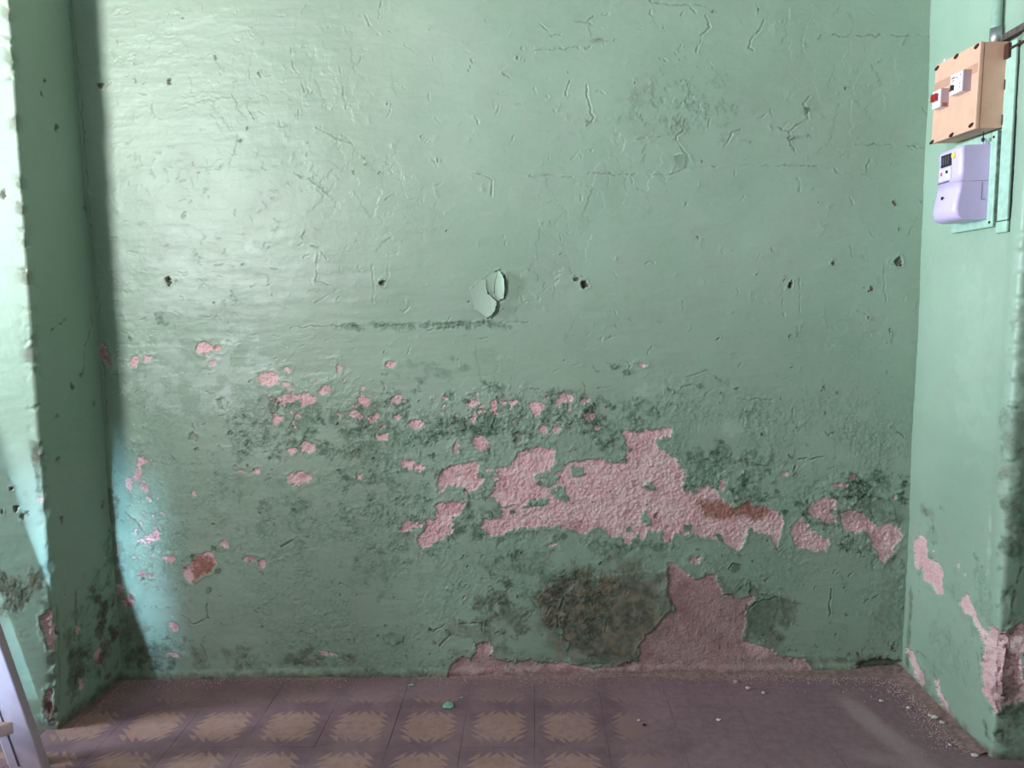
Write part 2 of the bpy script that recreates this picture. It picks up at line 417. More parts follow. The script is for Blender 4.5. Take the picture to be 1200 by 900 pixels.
    blobs = [(120,412,5,9),(126,424,3,6),(157,423,5,5),(173,420,4,3),(240,408,9,8),(256,409,6,3),(248,426,4,3),(315,444,12,7),(335,452,6,3),(337,431,5,3),(337,468,12,5),(360,467,11,6),(381,456,7,7),(326,492,5,6),(350,487,4,3),(360,525,9,8),(342,527,6,4),(352,560,15,7),(347,569,5,4),(165,540,6,5),(163,555,4,10),(170,572,6,6),(152,567,4,9),(298,552,6,4),(281,551,4,2),(227,578,3,5),(458,429,6,4),(427,469,7,5),(463,467,7,4),(441,488,5,5),(418,487,7,5),(465,491,5,4),(486,499,8,5),(555,471,6,6),(580,476,4,5),(590,472,4,3),(555,490,3,6),(627,478,9,7),(661,467,9,5),(684,470,5,4),(691,488,6,5),(636,503,5,4),(652,503,5,4),(449,514,8,5),(535,525,4,8),(563,518,10,9),(478,543,9,5),(491,548,5,3),(422,557,4,5),(751,427,5,2.5),(848,570,4,8),(825,574,6,5),(918,554,4,2),(263,640,6,3),(178,628,9,5),(167,634,9,3),(170,672,10,3.5),(199,655,6,4),(292,656,8,4),(306,660,5,6),(204,735,4,6),(203,767,8,3),(152,704,8,8),(142,690,5,6),(815,655,7,4),(646,639,6,3),(185,623,3,5),(548,470,3,2),(870,600,5,5),(938,612,4,5),(985,568,9,2.5),(1000,560,7,2.5),(380,768,4,4),(391,766,5,3),(370,775,4,2),(450,500,4,2),(700,500,4,3),(397,432,3,7)]
    for cx, cy, rx, ry in blobs:
        F.blob(at(cx, cy), rx*PX*1.05, ry*PX*1.05)
    # tiny chips scattered over the blistered band
    nz = fbm(F.S, F.Z, 62, 3, 301); band = np.zeros_like(F.S); F.band = band
    for cx, cy, rx, ry, a in ((380, 475, 110, 45, .9), (600, 480, 120, 35, .9), (170, 600, 28, 130, .9), (600, 560, 110, 40, .8), (860, 590, 60, 25, .6), (990, 585, 70, 25, .9), (380, 770, 40, 18, .7), (560, 700, 40, 40, .3), (190, 765, 30, 22, .7), (290, 655, 40, 12, .5)):
        F.soft('band', at(cx, cy), rx*PX, ry*PX, a, 0.5)
    F.bare = np.minimum(F.bare, np.where(F.band > 0.02, (0.865-0.16*F.band-nz)*0.03, 1.0))
    finish_bare(F)
    # ---- algae and grime
    for cx, cy, rx, ry, a in ((420,490,90,45,.45),(350,500,60,45,.45),(550,510,50,26,.75),(705,492,38,26,1),(690,470,30,14,.6),(830,533,45,22,.75),(880,575,36,22,.9),(1000,572,72,20,.95),(945,604,20,24,.7),(620,660,80,32,.55),(560,610,34,40,.5),(590,715,60,45,.6),(720,642,60,12,.5),(480,580,70,36,.35),(396,482,13,20,.75),(300,560,60,36,.25),(260,620,60,36,.2),(345,590,60,28,.35),(660,668,60,16,.5),(880,725,28,40,.6),(925,715,20,45,.45),(440,665,60,35,.4),(1030,592,34,18,.6),(380,770,40,14,.4),(200,375,22,10,.6),(470,380,130,5,.5),(590,384,30,4,.5),(610,512,20,10,.8),(655,460,30,14,.6),(500,435,70,16,.35),(170,770,30,20,.6),(300,465,24,16,.4),(1020,560,50,9,.8),(320,740,60,30,.15),(760,480,40,14,.4)):
        F.soft('moss', at(cx, cy), rx*PX, ry*PX, a, 0.7)
    F.area('grime', BK.poly([(622,705),(640,682),(670,668),(700,668),(740,672),(782,668),(789,715),(770,735),(750,762),(740,780),(690,785),(650,775),(640,740)]), .85, 0.06)
    for cx, cy, rx, ry, a in ((770,150,60,18,.10),(760,115,50,14,.10),(700,48,14,4,.3),(560,745,60,35,.4),(600,715,55,45,.35),(905,730,45,45,.45),(870,700,40,20,.35),(1000,600,40,20,.35),(180,765,50,30,.4),(250,770,60,22,.35),(380,772,60,16,.5),(660,620,70,12,.3),(1040,690,18,80,.25),(1010,775,60,14,.5),(310,470,20,12,.3),(132,640,16,120,.5),(160,740,30,50,.45),(900,110,80,50,.05),(560,420,40,16,.12)):
        F.soft('grime', at(cx, cy), rx*PX, ry*PX, a, 0.6)
    D = BK.poly([(760,690),(800,668),(880,690),(880,760),(950,775),(950,800),(520,806),(530,765),(640,770),(740,780),(760,740)])
    F.area('grime', D, .55, 0.03)
    F.area('grime', BK.poly([(600,782),(700,786),(860,786),(960,784),(960,800),(600,800)]), .8, 0.012)
    F.grime = np.maximum(F.grime, (.75*sstep(0.03, 0.004, F.Z+0.02*(nz-0.5))).astype(np.float32))
    F.area('rust', BK.poly([(815,590),(835,585),(890,592),(905,600),(890,612),(860,606),(845,614),(825,606)]), .85, 0.012)
    for cx, cy, rx, ry, a in ((232,665,30,24,.9),(800,720,60,60,.25),(352,560,16,9,.45),(170,672,16,6,.6),(165,560,20,30,.5),(152,704,14,14,.9),(295,658,20,8,.6),(122,418,12,16,.6),(700,790,260,12,.5)):
        F.soft('rust', at(cx, cy), rx*PX, ry*PX, a, 0.4)
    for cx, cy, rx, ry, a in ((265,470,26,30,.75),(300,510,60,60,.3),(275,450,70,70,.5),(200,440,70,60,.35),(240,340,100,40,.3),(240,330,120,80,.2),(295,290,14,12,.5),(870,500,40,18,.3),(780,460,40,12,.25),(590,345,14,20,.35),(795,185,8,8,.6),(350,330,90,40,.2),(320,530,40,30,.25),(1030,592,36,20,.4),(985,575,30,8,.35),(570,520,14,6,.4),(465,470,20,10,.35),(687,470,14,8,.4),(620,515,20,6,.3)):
        F.soft('pale', at(cx, cy), rx*PX, ry*PX, a, 0.6)  # patches at the left paint the gloss highlight, the others chalky paint
    # the brown crust left of the bare strip stands proud
    w = F.win(BK.poly([(640,690),(780,665),(740,775),(650,775)]), .06); sd = poly_sd(F.WS[w], F.WZ[w], BK.poly([(660,695),(690,676),(780,668),(787,715),(770,735),(750,760),(740,776),(668,778),(655,740)]))
    F.h[w] += np.where(F.bare[w] > 0, 0.0035*sstep(0.004, -0.004, sd), 0)
    # ---- cracks
    lines = [[(621,207),(672,206)],[(689,203),(740,204),(786,205),(803,196),(862,194),(921,195),(976,194),(980,202),(1016,204),(1019,186)],[(1005,169),(1048,169),(1086,173)],[(963,41),(997,41),(1022,42),(1094,41)],[(627,59),(693,55),(699,46),(722,49)],[(634,27),(646,40),(659,41)],[(763,2),(786,5),(828,6)],[(828,17),(832,32),(822,42),(817,63)],[(896,23),(891,34),(881,46),(877,57),(882,59)],[(950,114),(941,122),(948,139),(925,154),(925,167),(934,182),(944,188)],[(904,148),(925,154)],[(748,163),(769,160),(792,163),(803,179),(807,188)],[(792,163),(801,152)],[(849,173),(858,156),(870,152)],[(687,101),(695,141),(687,148)],[(668,95),(663,114)],[(673,25),(688,27),(695,18)],[(690,27),(706,33)],[(341,55),(343,76),(353,93),(358,108)],[(398,80),(406,127)],[(427,17),(434,30),(444,42)],[(448,2),(442,21)],[(370,150),(412,169),(421,181)],[(345,203),(370,215),(385,228)],[(358,270),(364,289),(374,291),(383,304)],[(372,295),(370,329),(396,338),(370,355)],[(560,203),(577,211),(577,230)],[(500,388),(548,381)],[(545,394),(558,398),(571,397)],[(340,384),(430,381),(520,379),(620,377)],[(290,120),(297,140)],[(475,53),(490,64)],[(590,85),(600,92)],[(707,418),(717,430)],[(730,422),(740,427),(732,442)],[(777,427),(782,445),(795,462),(800,452),(818,452)],[(700,455),(720,452)],[(865,480),(885,485)],[(882,543),(902,547)],[(925,535),(934,540),(965,535)],[(930,552),(934,540)],[(930,480),(931,495)],[(805,441),(830,435),(850,450)],[(865,468),(905,468)],[(244,697),(242,717),(245,725),(227,732),(212,721)],[(285,767),(294,785)],[(662,700),(652,720),(655,737),(665,752),(667,770),(642,775),(640,782)],[(450,747),(460,754),(472,752)],[(575,770),(595,773),(602,764)],[(505,742),(521,732)],[(522,740),(527,745),(516,757)],[(540,731),(565,730),(565,740)],[(872,720),(875,715),(890,704),(912,700)],[(855,667),(860,660),(867,661)],[(875,683),(876,697)],[(882,736),(895,745)],[(712,725),(710,738)],[(787,697),(788,713),(775,727)],[(530,475),(530,495),(538,499),(550,496)],[(565,497),(580,495),(584,470)],[(510,540),(520,550),(519,560)],[(545,575),(553,590)],[(385,480),(390,495),(402,500)],[(200,535),(205,540)],[(275,545),(285,552)],[(690,740),(692,748)],[(975,690),(972,722)],[(235,755),(240,765),(243,772)],[(147,600),(170,625),(160,640)],[(330,640),(345,632)],[(1045,500),(1060,512)],[(700,225),(690,232)],[(84,0),(89,60),(95,120),(101,200),(108,290),(116,370)],[(108,480),(118,560),(128,640),(134,690)],[(118,410),(122,450),(126,500)]]
    for i, p in enumerate(lines):
        lo = p[0][1] > 480
        F.crack(BK.poly(p), 0.0045 if lo else 0.0026, 0.0020 if lo else 0.0015, 0.0010 if lo else 0.0006, .75 if lo else .4)
    # hand-sized loosened edge under the long flake, shallow plug squares
    for p in ([(554,340),(569,327),(586,317),(591,322),(590,350),(581,359),(573,372)], [(581,340),(583,356)]):
        F.crack(BK.poly(p), 0.006, 0.0030, 0.002, .8)
    for cx, cy in ((437,310),(455,310),(917,325),(936,325),(1036,310)):
        F.crack(BK.poly([(cx, cy), (cx+1, cy+45)]), 0.0012, 0.002, 0.0004, .1)
    # ---- scattered hairline flake edges and pinholes all over the old coats
    rnd = random.Random(77)
    for i in range(760):
        up = i < 640; lft = i < 240
        x = 128+270*rnd.random()**1.7 if lft else rnd.uniform(130, 1085); y = rnd.uniform(5, 440) if up else rnd.uniform(420, 780)
        a = rnd.gauss(0.0, .35) if lft else rnd.gauss(1.57, .9) if up else rnd.uniform(0, 6.28); L = rnd.uniform(2, 8) if up else rnd.uniform(2, 8); b = a+rnd.uniform(-1.2, 1.2)
        p = [(x, y), (x+L*math.cos(a), y+L*math.sin(a)), (x+L*(math.cos(a)+.7*math.cos(b)), y+L*(math.sin(a)+.7*math.sin(b)))]
        if up: F.crack(BK.poly(p), rnd.choice((-0.0014, -0.0010, 0.0012, 0.0020)), 0.0015, 0.0003, rnd.choice((0, 0, 0, .3)))
        else: F.crack(BK.poly(p), rnd.uniform(.0012, .0040), 0.0016, 0.0003, rnd.uniform(.3, .8))
    for i in range(420):
        x = rnd.uniform(130, 1060); y = 780-rnd.random()**1.5*330 if i < 340 else rnd.uniform(10, 440)
        c = at(x, y); r = rnd.uniform(.0020, .0042)
        F.pit(c, r, rnd.uniform(.0015, .0045), r*rnd.uniform(.7, 1.4), rnd.uniform(.2, .85) if y > 440 else .45)
    # ---- plug holes
    for cx, cy, r, d in ((196,331,3,.02),(446,332,3.5,.012),(684,334,4,.02),(926,333,3.2,.016),(1051,306,5,.012),(197,96,2,.008),(677,326,3,.008),(1018,340,1.5,.006),(977,307,1.5,.006),(284,505,3,.006),(270,507,2.5,.006),(232,530,3.5,.006),(292,522,5,.006),(420,533,6,.005),(608,513,7,.01),(226,512,5,.004),(120,101,3,.006),(1048,240,1.5,.005),(770,605,3,.008)):
        F.pit(at(cx, cy), max(r*PX, 0.0055), d, dirt=.8 if cy < 400 else .3)
    F.pit(at(1032, 780), 27*PX, 0.030, 8*PX, .55)
    # old skirting fillet at the foot of the wall
    F.h += 0.010*sstep(0.032, 0.0, F.Z)*(0.4+fbm(F.S, F.Z, 14, 3, 401))
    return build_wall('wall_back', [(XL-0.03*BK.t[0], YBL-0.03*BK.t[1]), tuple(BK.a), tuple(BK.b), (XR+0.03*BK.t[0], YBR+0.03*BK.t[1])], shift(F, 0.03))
def shift(F, d):
    F.ss = F.ss+d; return F
WB = back_wall()

# ------------------------------------------------------------------ left pilaster (face + return) and side wall
def left_wall():
    L0 = YL-YF; L1 = L0+(XL-XLS); L2 = L1+(YBL-YL)
    face = Plane((XLS, YL), (XL, YL), L0); ret = Plane((XL, YL), (XL, YBL), L1)
    ss = np.array(sorted(set(np.round(np.concatenate([np.linspace(0, L0-0.05, 12), np.linspace(L0, L1-0.62, 40), np.arange(L1-0.60, L1-0.25, 0.012), np.arange(L1-0.25, L2+0.012, 0.0035)]), 5))))
    zs = fine_axis(-0.03, 2.10, 0.0035, (2.3, 2.6, 3.0))
    F = Field(ss, zs, 500); PX = 1.95/FPX
    F.rough = np.zeros_like(F.S)
    for pl, cx, cy, rx, ry, a in ((face, 20, 700, 60, 55, .4), (face, 50, 540, 14, 60, .7), (ret, 120, 720, 40, 90, .6), (ret, 128, 450, 10, 60, .5), (ret, 100, 760, 40, 70, .5)):
        F.soft('rough', pl.at(cx, cy), rx*PX, ry*PX, a)
    base_relief(F, F.rough)
    for pl, p in ((face, [(54,722),(65,715),(70,728),(72,745),(71,765),(66,762),(60,750),(56,738)]),
                  (face, [(60,810),(68,808),(72,830),(70,850),(62,845)])):
        F.cut(pl.poly(p))
    for pl, cx, cy, rx, ry in ((ret,128,412,4,8),(ret,120,425,3,6),(ret,140,705,6,8),(face,52,585,4,3),(ret,68,487,3,3),(ret,95,740,4,8),(ret,80,700,2,10),(ret,146,640,4,12),(ret,118,770,10,10),(ret,100,800,6,12),(face,70,740,3,14)):
        F.blob(pl.at(cx, cy), rx*PX, ry*PX)
    nz = fbm(F.S, F.Z, 62, 3, 701); F.band = np.zeros_like(F.S)
    for pl, cx, cy, rx, ry, a in ((ret, 125, 745, 40, 60, .9), (ret, 100, 770, 20, 60, .6), (ret, 140, 560, 8, 100, .7)):
        F.soft('band', pl.at(cx, cy), rx*PX, ry*PX, a)
    F.bare = np.minimum(F.bare, np.where(F.band > 0.02, (0.865-0.2*F.band-nz)*0.03, 1.0))
    finish_bare(F)
    for pl, cx, cy, rx, ry, a in ((face,15,690,60,45,.7),(face,20,600,40,50,.25),(ret,130,700,26,110,.6),(ret,140,520,12,160,.5),(ret,110,770,40,60,.6),(face,45,540,6,40,.4)):
        F.soft('moss', pl.at(cx, cy), rx*PX, ry*PX, a)
    for pl, cx, cy, rx, ry, a in ((face,15,690,60,40,.55),(ret,125,745,40,70,.75),(ret,95,780,26,60,.6),(ret,140,600,9,120,.5),(face,68,830,14,40,.8),(ret,130,440,12,50,.35),(face,45,545,5,40,.5),(ret,112,130,8,160,.2)):
        F.soft('grime', pl.at(cx, cy), rx*PX, ry*PX, a)
    F.soft('rust', ret.at(122, 750), 50*PX, 90*PX, .8); F.soft('rust', face.at(68, 830), 14*PX, 40*PX, .8); F.soft('rust', ret.at(126, 418), 14*PX, 20*PX, .7)
    F.grime = np.maximum(F.grime, (.8*sstep(0.05, 0.004, F.Z+0.03*(nz-0.5))).astype(np.float32))
    for pl, p in ((ret,[(82,2),(85,35),(92,90),(97,150),(100,230),(107,285)]),(ret,[(98,242),(104,250),(110,283)]),(ret,[(105,350),(107,380),(98,410),(97,440)]),(ret,[(60,387),(77,374)]),(ret,[(127,640),(127,670),(130,690)]),(face,[(73,710),(76,745),(78,790),(79,830)]),(ret,[(92,690),(93,720),(91,750)]),(ret,[(97,720),(99,735)]),(ret,[(128,620),(126,640)]),(ret,[(110,690),(105,720)])):
        F.crack(pl.poly(p), 0.006, 0.0028, 0.001, .8)
    for pl, cx, cy, r in ((ret,65,149,4),(ret,103,243,3),(ret,50,93,1.5),(ret,49,110,1.5),(face,3,227,2.5),(face,16,571,2.5),(face,32,603,2.5),(face,24,597,1.5),(face,6,598,1.5),(ret,96,440,3),(ret,110,472,3),(ret,84,455,4),(ret,75,610,3),(ret,130,520,3),(ret,122,590,3),(ret,70,540,2.5),(ret,60,640,2.5)):
        F.pit(pl.at(cx, cy), max(r*PX, .0055), .008)
    # chipped arris
    e = np.exp(-((F.S-L1)/0.02)**2); F.h -= e*0.006*sstep(0.45, 0.7, fbm(F.S*0.6, F.Z, 34, 4, 711)); F.grime = np.maximum(F.grime, e*0.5*sstep(0.5, 0.75, fbm(F.S*.6, F.Z, 34, 4, 711)))
    lean = lambda G: 0.017*(G.Z-1.2)*np.clip(np.minimum((G.S-L1+0.45)/0.4, (L2-G.S)/(L2-L1)), 0, 1)
    return build_wall('wall_left', [(XLS, YF), (XLS, YL), (XL, YL), (XL, YBL), (XL, YBL+0.03)], F, adjust=lean)
WL = left_wall()

# ------------------------------------------------------------------ right return, pillar front and side wall
def right_wall():
    L1 = YBR-YR; L2 = L1+(XRS-XR)
    ret = Plane((XR, YBR), (XR, YR), 0.0); fr = Plane((XR, YR), (XRS, YR), L1)
    ss = np.array(sorted(set(np.round(np.concatenate([np.arange(-0.012, L1+0.28, 0.0035), np.arange(L1+0.28, L2, 0.02), np.linspace(L2, L2+YR-YF, 12)]), 5))))
    zs = fine_axis(-0.03, 2.10, 0.0035, (2.3, 2.6, 3.0))
    F = Field(ss, zs, 900); PX = 1.9/FPX
    F.rough = np.zeros_like(F.S)
    for pl, cx, cy, rx, ry, a in ((ret,1085,640,26,50,.5),(ret,1110,760,50,60,.35),(ret,1150,700,30,80,.5),(fr,1185,800,50,90,.9),(fr,1190,620,30,120,.5)):
        F.soft('rough', pl.at(cx, cy), rx*PX, ry*PX, a)
    base_relief(F, F.rough)
    for pl, p in ((ret,[(1070,632),(1078,626),(1086,632),(1088,655),(1099,661),(1105,671),(1103,690),(1107,698),(1099,700),(1091,686),(1084,686),(1080,667),(1074,671),(1071,655)]),
                  (ret,[(1121,706),(1128,697),(1136,697),(1142,716),(1152,737),(1158,742),(1190,742),(1190,845),(1162,835),(1157,822),(1150,808),(1149,778),(1150,752),(1140,722),(1130,718)]),
                  (fr,[(1150,742),(1180,742),(1200,745),(1204,758),(1192,782),(1180,805),(1168,825),(1162,835),(1150,825)]),
                  (ret,[(1062,760),(1066,760),(1076,775),(1085,800),(1082,806),(1072,790)]),(ret,[(1094,792),(1100,793),(1103,812),(1116,835),(1118,845),(1108,838),(1098,815)]),(ret,[(1120,850),(1128,853),(1138,872),(1132,872)])):
        F.cut(pl.poly(p))
    for pl, cx, cy, rx, ry in ((ret,1122,661,3,4),(ret,1129,674,3,2.5),(ret,1094,643,3,3)):
        F.blob(pl.at(cx, cy), rx*PX, ry*PX)
    finish_bare(F, 0.005)
    # crumbled corner: masonry gone deep behind the lost render
    deep = sstep(0.0, -0.02, F.bare)*np.exp(-((F.S-L1)/0.075)**2)*sstep(0.05, 0.12, F.Z)
    g1, g2, gid = worley(F.WS, F.WZ, 42, 960)
    F.h -= deep*(0.008+0.016*gid+0.004*sstep(0.2, 0, g2-g1))
    for pl, cx, cy, rx, ry, a in ((ret,1090,600,30,22,.5),(ret,1078,660,8,50,.4),(fr,1185,820,50,70,.6),(fr,1190,640,30,90,.5),(fr,1190,500,30,120,.35),(ret,1120,690,30,30,.3),(ret,1067,740,5,60,.5)):
        F.soft('moss', pl.at(cx, cy), rx*PX, ry*PX, a)
    for pl, cx, cy, rx, ry, a in ((ret,1085,598,24,14,.35),(ret,1066,730,6,90,.5),(ret,1085,800,26,30,.35),(fr,1185,840,50,60,.45),(fr,1192,560,26,190,.3),(ret,1194,45,12,14,.5),(ret,1190,90,10,30,.35)):
        F.soft('grime', pl.at(cx, cy), rx*PX, ry*PX, a)
    F.soft('rust', fr.at(1172, 770), 20*PX, 24*PX, .6)
    for pl, cx, cy, rx, ry, a in ((ret,1160,640,8,90,.45),(ret,1092,678,12,14,.2),(ret,1140,420,50,160,.12)):
        F.soft('pale', pl.at(cx, cy), rx*PX, ry*PX, a, .3)
    nz = fbm(F.S, F.Z, 40, 3, 961)
    F.grime = np.maximum(F.grime, (.75*sstep(0.03, 0.004, F.Z+0.03*(nz-0.5))).astype(np.float32))
    for pl, p in ((ret,[(1072,765),(1076,763),(1085,770)]),(ret,[(1090,784),(1091,795)]),(ret,[(1141,650),(1144,668)]),(fr,[(1183,477),(1198,478)]),(fr,[(1182,730),(1190,690),(1197,660)]),(ret,[(1150,746),(1149,775)]),(ret,[(1125,790),(1129,800)]),(ret,[(1132,775),(1135,786)])):
        F.crack(pl.poly(p), 0.005, 0.0026, 0.001, .7)
    # a thicker coat stands proud along the arris down to the broken part
    col = np.exp(-((F.S-L1)/0.045)**4)*sstep(0.34, 0.40, F.Z+0.02*(nz-.5)); F.h += 0.006*col
    e = np.exp(-((F.S-L1)/0.014)**2); F.h -= e*0.006*sstep(0.5, 0.7, fbm(F.S*0.6, F.Z, 16, 3, 971))
    # undulating lumps low on the pillar front
    F.h += (F.S > L1)*0.02*sstep(0.5, 0.2, F.Z)*(fbm(F.S, F.Z, 9, 3, 975)-0.5)*np.clip((F.S-L1)/0.03, 0, 1)
    return build_wall('wall_right', [(XR, YBR+0.03), (XR, YBR), (XR, YR), (XRS, YR), (XRS, YF)], shift(F, 0.03))
WR = right_wall()

# ------------------------------------------------------------------ rest of the shell
ROOM = plain('distempered_plaster', (118, 118, 114), 0.8, 0, 0.1, 3)
def slab(name, lo, hi, mat, parent=None):
    bm = bmesh.new(); box(bm, lo, hi); o = from_bm(name, bm, mat, parent); o['kind'] = 'structure'; return o
slab('ceiling', (XLS-0.1, YF-0.1, CEIL), (XRS+0.1, 2.45, CEIL+0.1), ROOM)
DX0, DX1, DZ = -2.2, -1.5, 2.85                                  # doorway behind and left of the viewpoint
def front_wall():
    bm = bmesh.new()
    box(bm, (XLS-0.1, YF-0.12, 0), (DX0, YF, CEIL)); box(bm, (DX1, YF-0.12, 0), (XRS+0.1, YF, CEIL)); box(bm, (DX0, YF-0.12, DZ), (DX1, YF, CEIL))
    o = from_bm('wall_front', bm, ROOM); o['kind'] = 'structure'
front_wall()

# ------------------------------------------------------------------ floor of patterned cement tiles
def tile_material():
    k = NT('patterned_cement_tile')
    sp = k.n('ShaderNodeSeparateXYZ'); k.t.links.new(k.obj(), sp.inputs[0])
    w1 = k.noise(60, 2, 0.5, k.pos()); jit = k.math('MULTIPLY', k.math('SUBTRACT', w1, 0.5), 0.10)
    u = k.math('MULTIPLY', k.math('ABSOLUTE', sp.outputs[0]), 10.0); v = k.math('MULTIPLY', k.math('ABSOLUTE', sp.outputs[1]), 10.0)
    mx = k.math('MAXIMUM', u, v); mn = k.math('MINIMUM', u, v)
    teeth = k.math('PINGPONG', k.math('ADD', mn, k.math('MULTIPLY', mx, 0.7)), 0.12); teeth = k.math('MULTIPLY', teeth, 2.3)
    cut = k.math('MULTIPLY', k.math('POWER', k.math('ABSOLUTE', k.math('SUBTRACT', 0.42, mn)), 1.0), -0.22)
    d = k.math('ADD', k.math('ADD', mx, teeth), k.math('ADD', jit, cut))
    d = k.math('ADD', d, k.math('MULTIPLY', k.ramp(mn, 0.58, 0.68), 0.5))
    light = k.ramp(d, 0.80, 0.73)
    wear = k.noise(7, 5, 0.65); fine = k.noise(45, 5, 0.6); dust = k.noise(240, 3)
    lc = k.mix(k.ramp(wear, 0.3, 0.7), lin(158, 116, 110), lin(180, 138, 130))
    lc = k.mix(k.math('MULTIPLY', k.ramp(fine, 0.5, 0.75), 0.4), lc, lin(140, 98, 90))
    dc = k.mix(k.ramp(wear, 0.35, 0.65), lin(122, 90, 100), lin(142, 108, 114))
    # the pattern is trodden away towards the right and beside the wall
    ps = k.n('ShaderNodeSeparateXYZ'); k.t.links.new(k.pos(), ps.inputs[0])
    lump = k.math('MULTIPLY', k.math('SUBTRACT', wear, 0.5), 0.7)
    right = k.ramp(k.math('ADD', ps.outputs[0], lump), 0.10, 0.42)
    back = k.math('MULTIPLY', k.ramp(k.math('ADD', ps.outputs[1], k.math('MULTIPLY', lump, 0.25)), 2.06, 2.16), 0.75)
    gone = k.math('MAXIMUM', right, back)
    light = k.math('MULTIPLY', light, k.math('SUBTRACT', 1.0, k.math('MULTIPLY', k.ramp(k.math('ADD', k.math('MULTIPLY', wear, 0.6), k.math('MULTIPLY', fine, 0.4)), 0.46, 0.66), 0.6)))
    lightm = k.math('MULTIPLY', light, k.math('SUBTRACT', 1.0, k.math('MULTIPLY', gone, 0.93)))
    c = k.mix(lightm, dc, lc)
    c = k.mix(k.math('MULTIPLY', gone, 0.6), c, k.mix(k.ramp(fine, 0.3, 0.7), lin(134, 102, 112), lin(160, 126, 134)))
    # pale scuffs: two swept streaks on the right
    def streak(ax, ay, bx, by, wd, amt):
        L = math.hypot(bx-ax, by-ay); ux, uy = (bx-ax)/L, (by-ay)/L
        rx = k.math('SUBTRACT', ps.outputs[0], ax); ry = k.math('SUBTRACT', ps.outputs[1], ay)
        al = k.math('ADD', k.math('MULTIPLY', rx, ux), k.math('MULTIPLY', ry, uy))
        ac = k.math('ABSOLUTE', k.math('ADD', k.math('MULTIPLY', rx, -uy), k.math('MULTIPLY', ry, ux)))
        ac = k.math('ADD', ac, k.math('MULTIPLY', lump, 0.12))
        ends = k.math('MULTIPLY', k.ramp(al, -0.05, 0.08), k.ramp(al, L+0.1, L-0.05))
        return k.math('MULTIPLY', k.math('MULTIPLY', k.ramp(ac, wd, wd*0.2), ends), amt)
    for st in STREAKS: c = k.mix(streak(*st), c, lin(196, 168, 168))
    c = k.mix(k.math('MULTIPLY', k.ramp(dust, 0.60, 0.72), 0.35), c, lin(170, 146, 142))
    k.bump(k.math('ADD', fine, k.math('MULTIPLY', dust, 0.3)), 0.25, 0.002)
    return k.fin(c, k.math('ADD', 0.5, k.math('MULTIPLY', fine, 0.3)), 0.0, 0.4)
def fl(px, py):
    d = ray(px, py); t = -CAM_H/d[2]; return (d[0]*t, d[1]*t)
STREAKS = [(*fl(985, 815), *fl(1025, 850), 0.05, .45), (*fl(1020, 845), *fl(1075, 890), 0.06, .35), (*fl(990, 880), *fl(1080, 900), 0.05, .2)]
TILE = tile_material(); GROUT = plain('dark_grout', (104, 82, 88), 0.95, 0, 0.2, 60)
floor = slab('floor', (XLS-0.1, YF-0.15, -0.06), (XRS+0.1, 2.45, -0.0025), GROUT)
def tiles():
    bm = bmesh.new(); h = 0.0997; b = 0.0007
    lower = [bm.verts.new((x*h, y*h, -0.0025)) for x, y in ((-1,-1),(1,-1),(1,1),(-1,1))]
    mid = [bm.verts.new((x*h, y*h, -b*0.6)) for x, y in ((-1,-1),(1,-1),(1,1),(-1,1))]
    top = [bm.verts.new((x*(h-b), y*(h-b), 0.0)) for x, y in ((-1,-1),(1,-1),(1,1),(-1,1))]
    for A, B in ((lower, mid), (mid, top)):
        for i in range(4): bm.faces.new((A[i], A[(i+1) % 4], B[(i+1) % 4], B[i]))
    bm.faces.new(top)
    me = bpy.data.meshes.new('tile'); bm.to_mesh(me); bm.free(); me.materials.append(TILE)
    rnd = random.Random(4); tx, ty = -1.01198, 2.06864
    for j in range(0, 9):
        for i in range(-6, 14):
            x = tx+0.2*i+0.1; y = ty+0.1-0.2*j
            if x < XLS+0.1 or x > XRS-0.1: continue
            if (x < XL-0.1 or x > XR+0.1) and y > 1.93: continue
            o = link(bpy.data.objects.new('tile', me), floor)
            o.location = (x, y, rnd.uniform(-0.0006, 0.0004)); o.rotation_euler = (rnd.uniform(-.002, .002), rnd.uniform(-.002, .002), rnd.uniform(-.003, .003))
tiles()

# ------------------------------------------------------------------ loose paint flakes hanging off the walls (parts of the wall)
def flake_mesh(rnd, r, curl):
    n = rnd.randint(7, 10); bm = bmesh.new()
    rad = [r*rnd.uniform(0.5, 1.25) for _ in range(n)]
    def lift(x, y): return curl*0.7*max(0.0, (y/r+0.4))**2*r+0.04*r*math.sin(5*x/r)
    rings = []
    for f in (1.0, 0.5):
        rings.append([bm.verts.new((rad[k]*f*math.cos(2*math.pi*k/n), rad[k]*f*math.sin(2*math.pi*k/n), lift(rad[k]*f*math.cos(2*math.pi*k/n), rad[k]*f*math.sin(2*math.pi*k/n)))) for k in range(n)])
    c = bm.verts.new((0, 0, lift(0, 0)))
    for k in range(n):
        bm.faces.new((rings[0][k], rings[0][(k+1) % n], rings[1][(k+1) % n], rings[1][k])); bm.faces.new((rings[1][k], rings[1][(k+1) % n], c))
    bmesh.ops.solidify(bm, geom=bm.faces[:], thickness=0.0006)
    return bm
FLAKE = plain('flake_paint', (150, 172, 154), 0.5, 0, 0.15, 40)
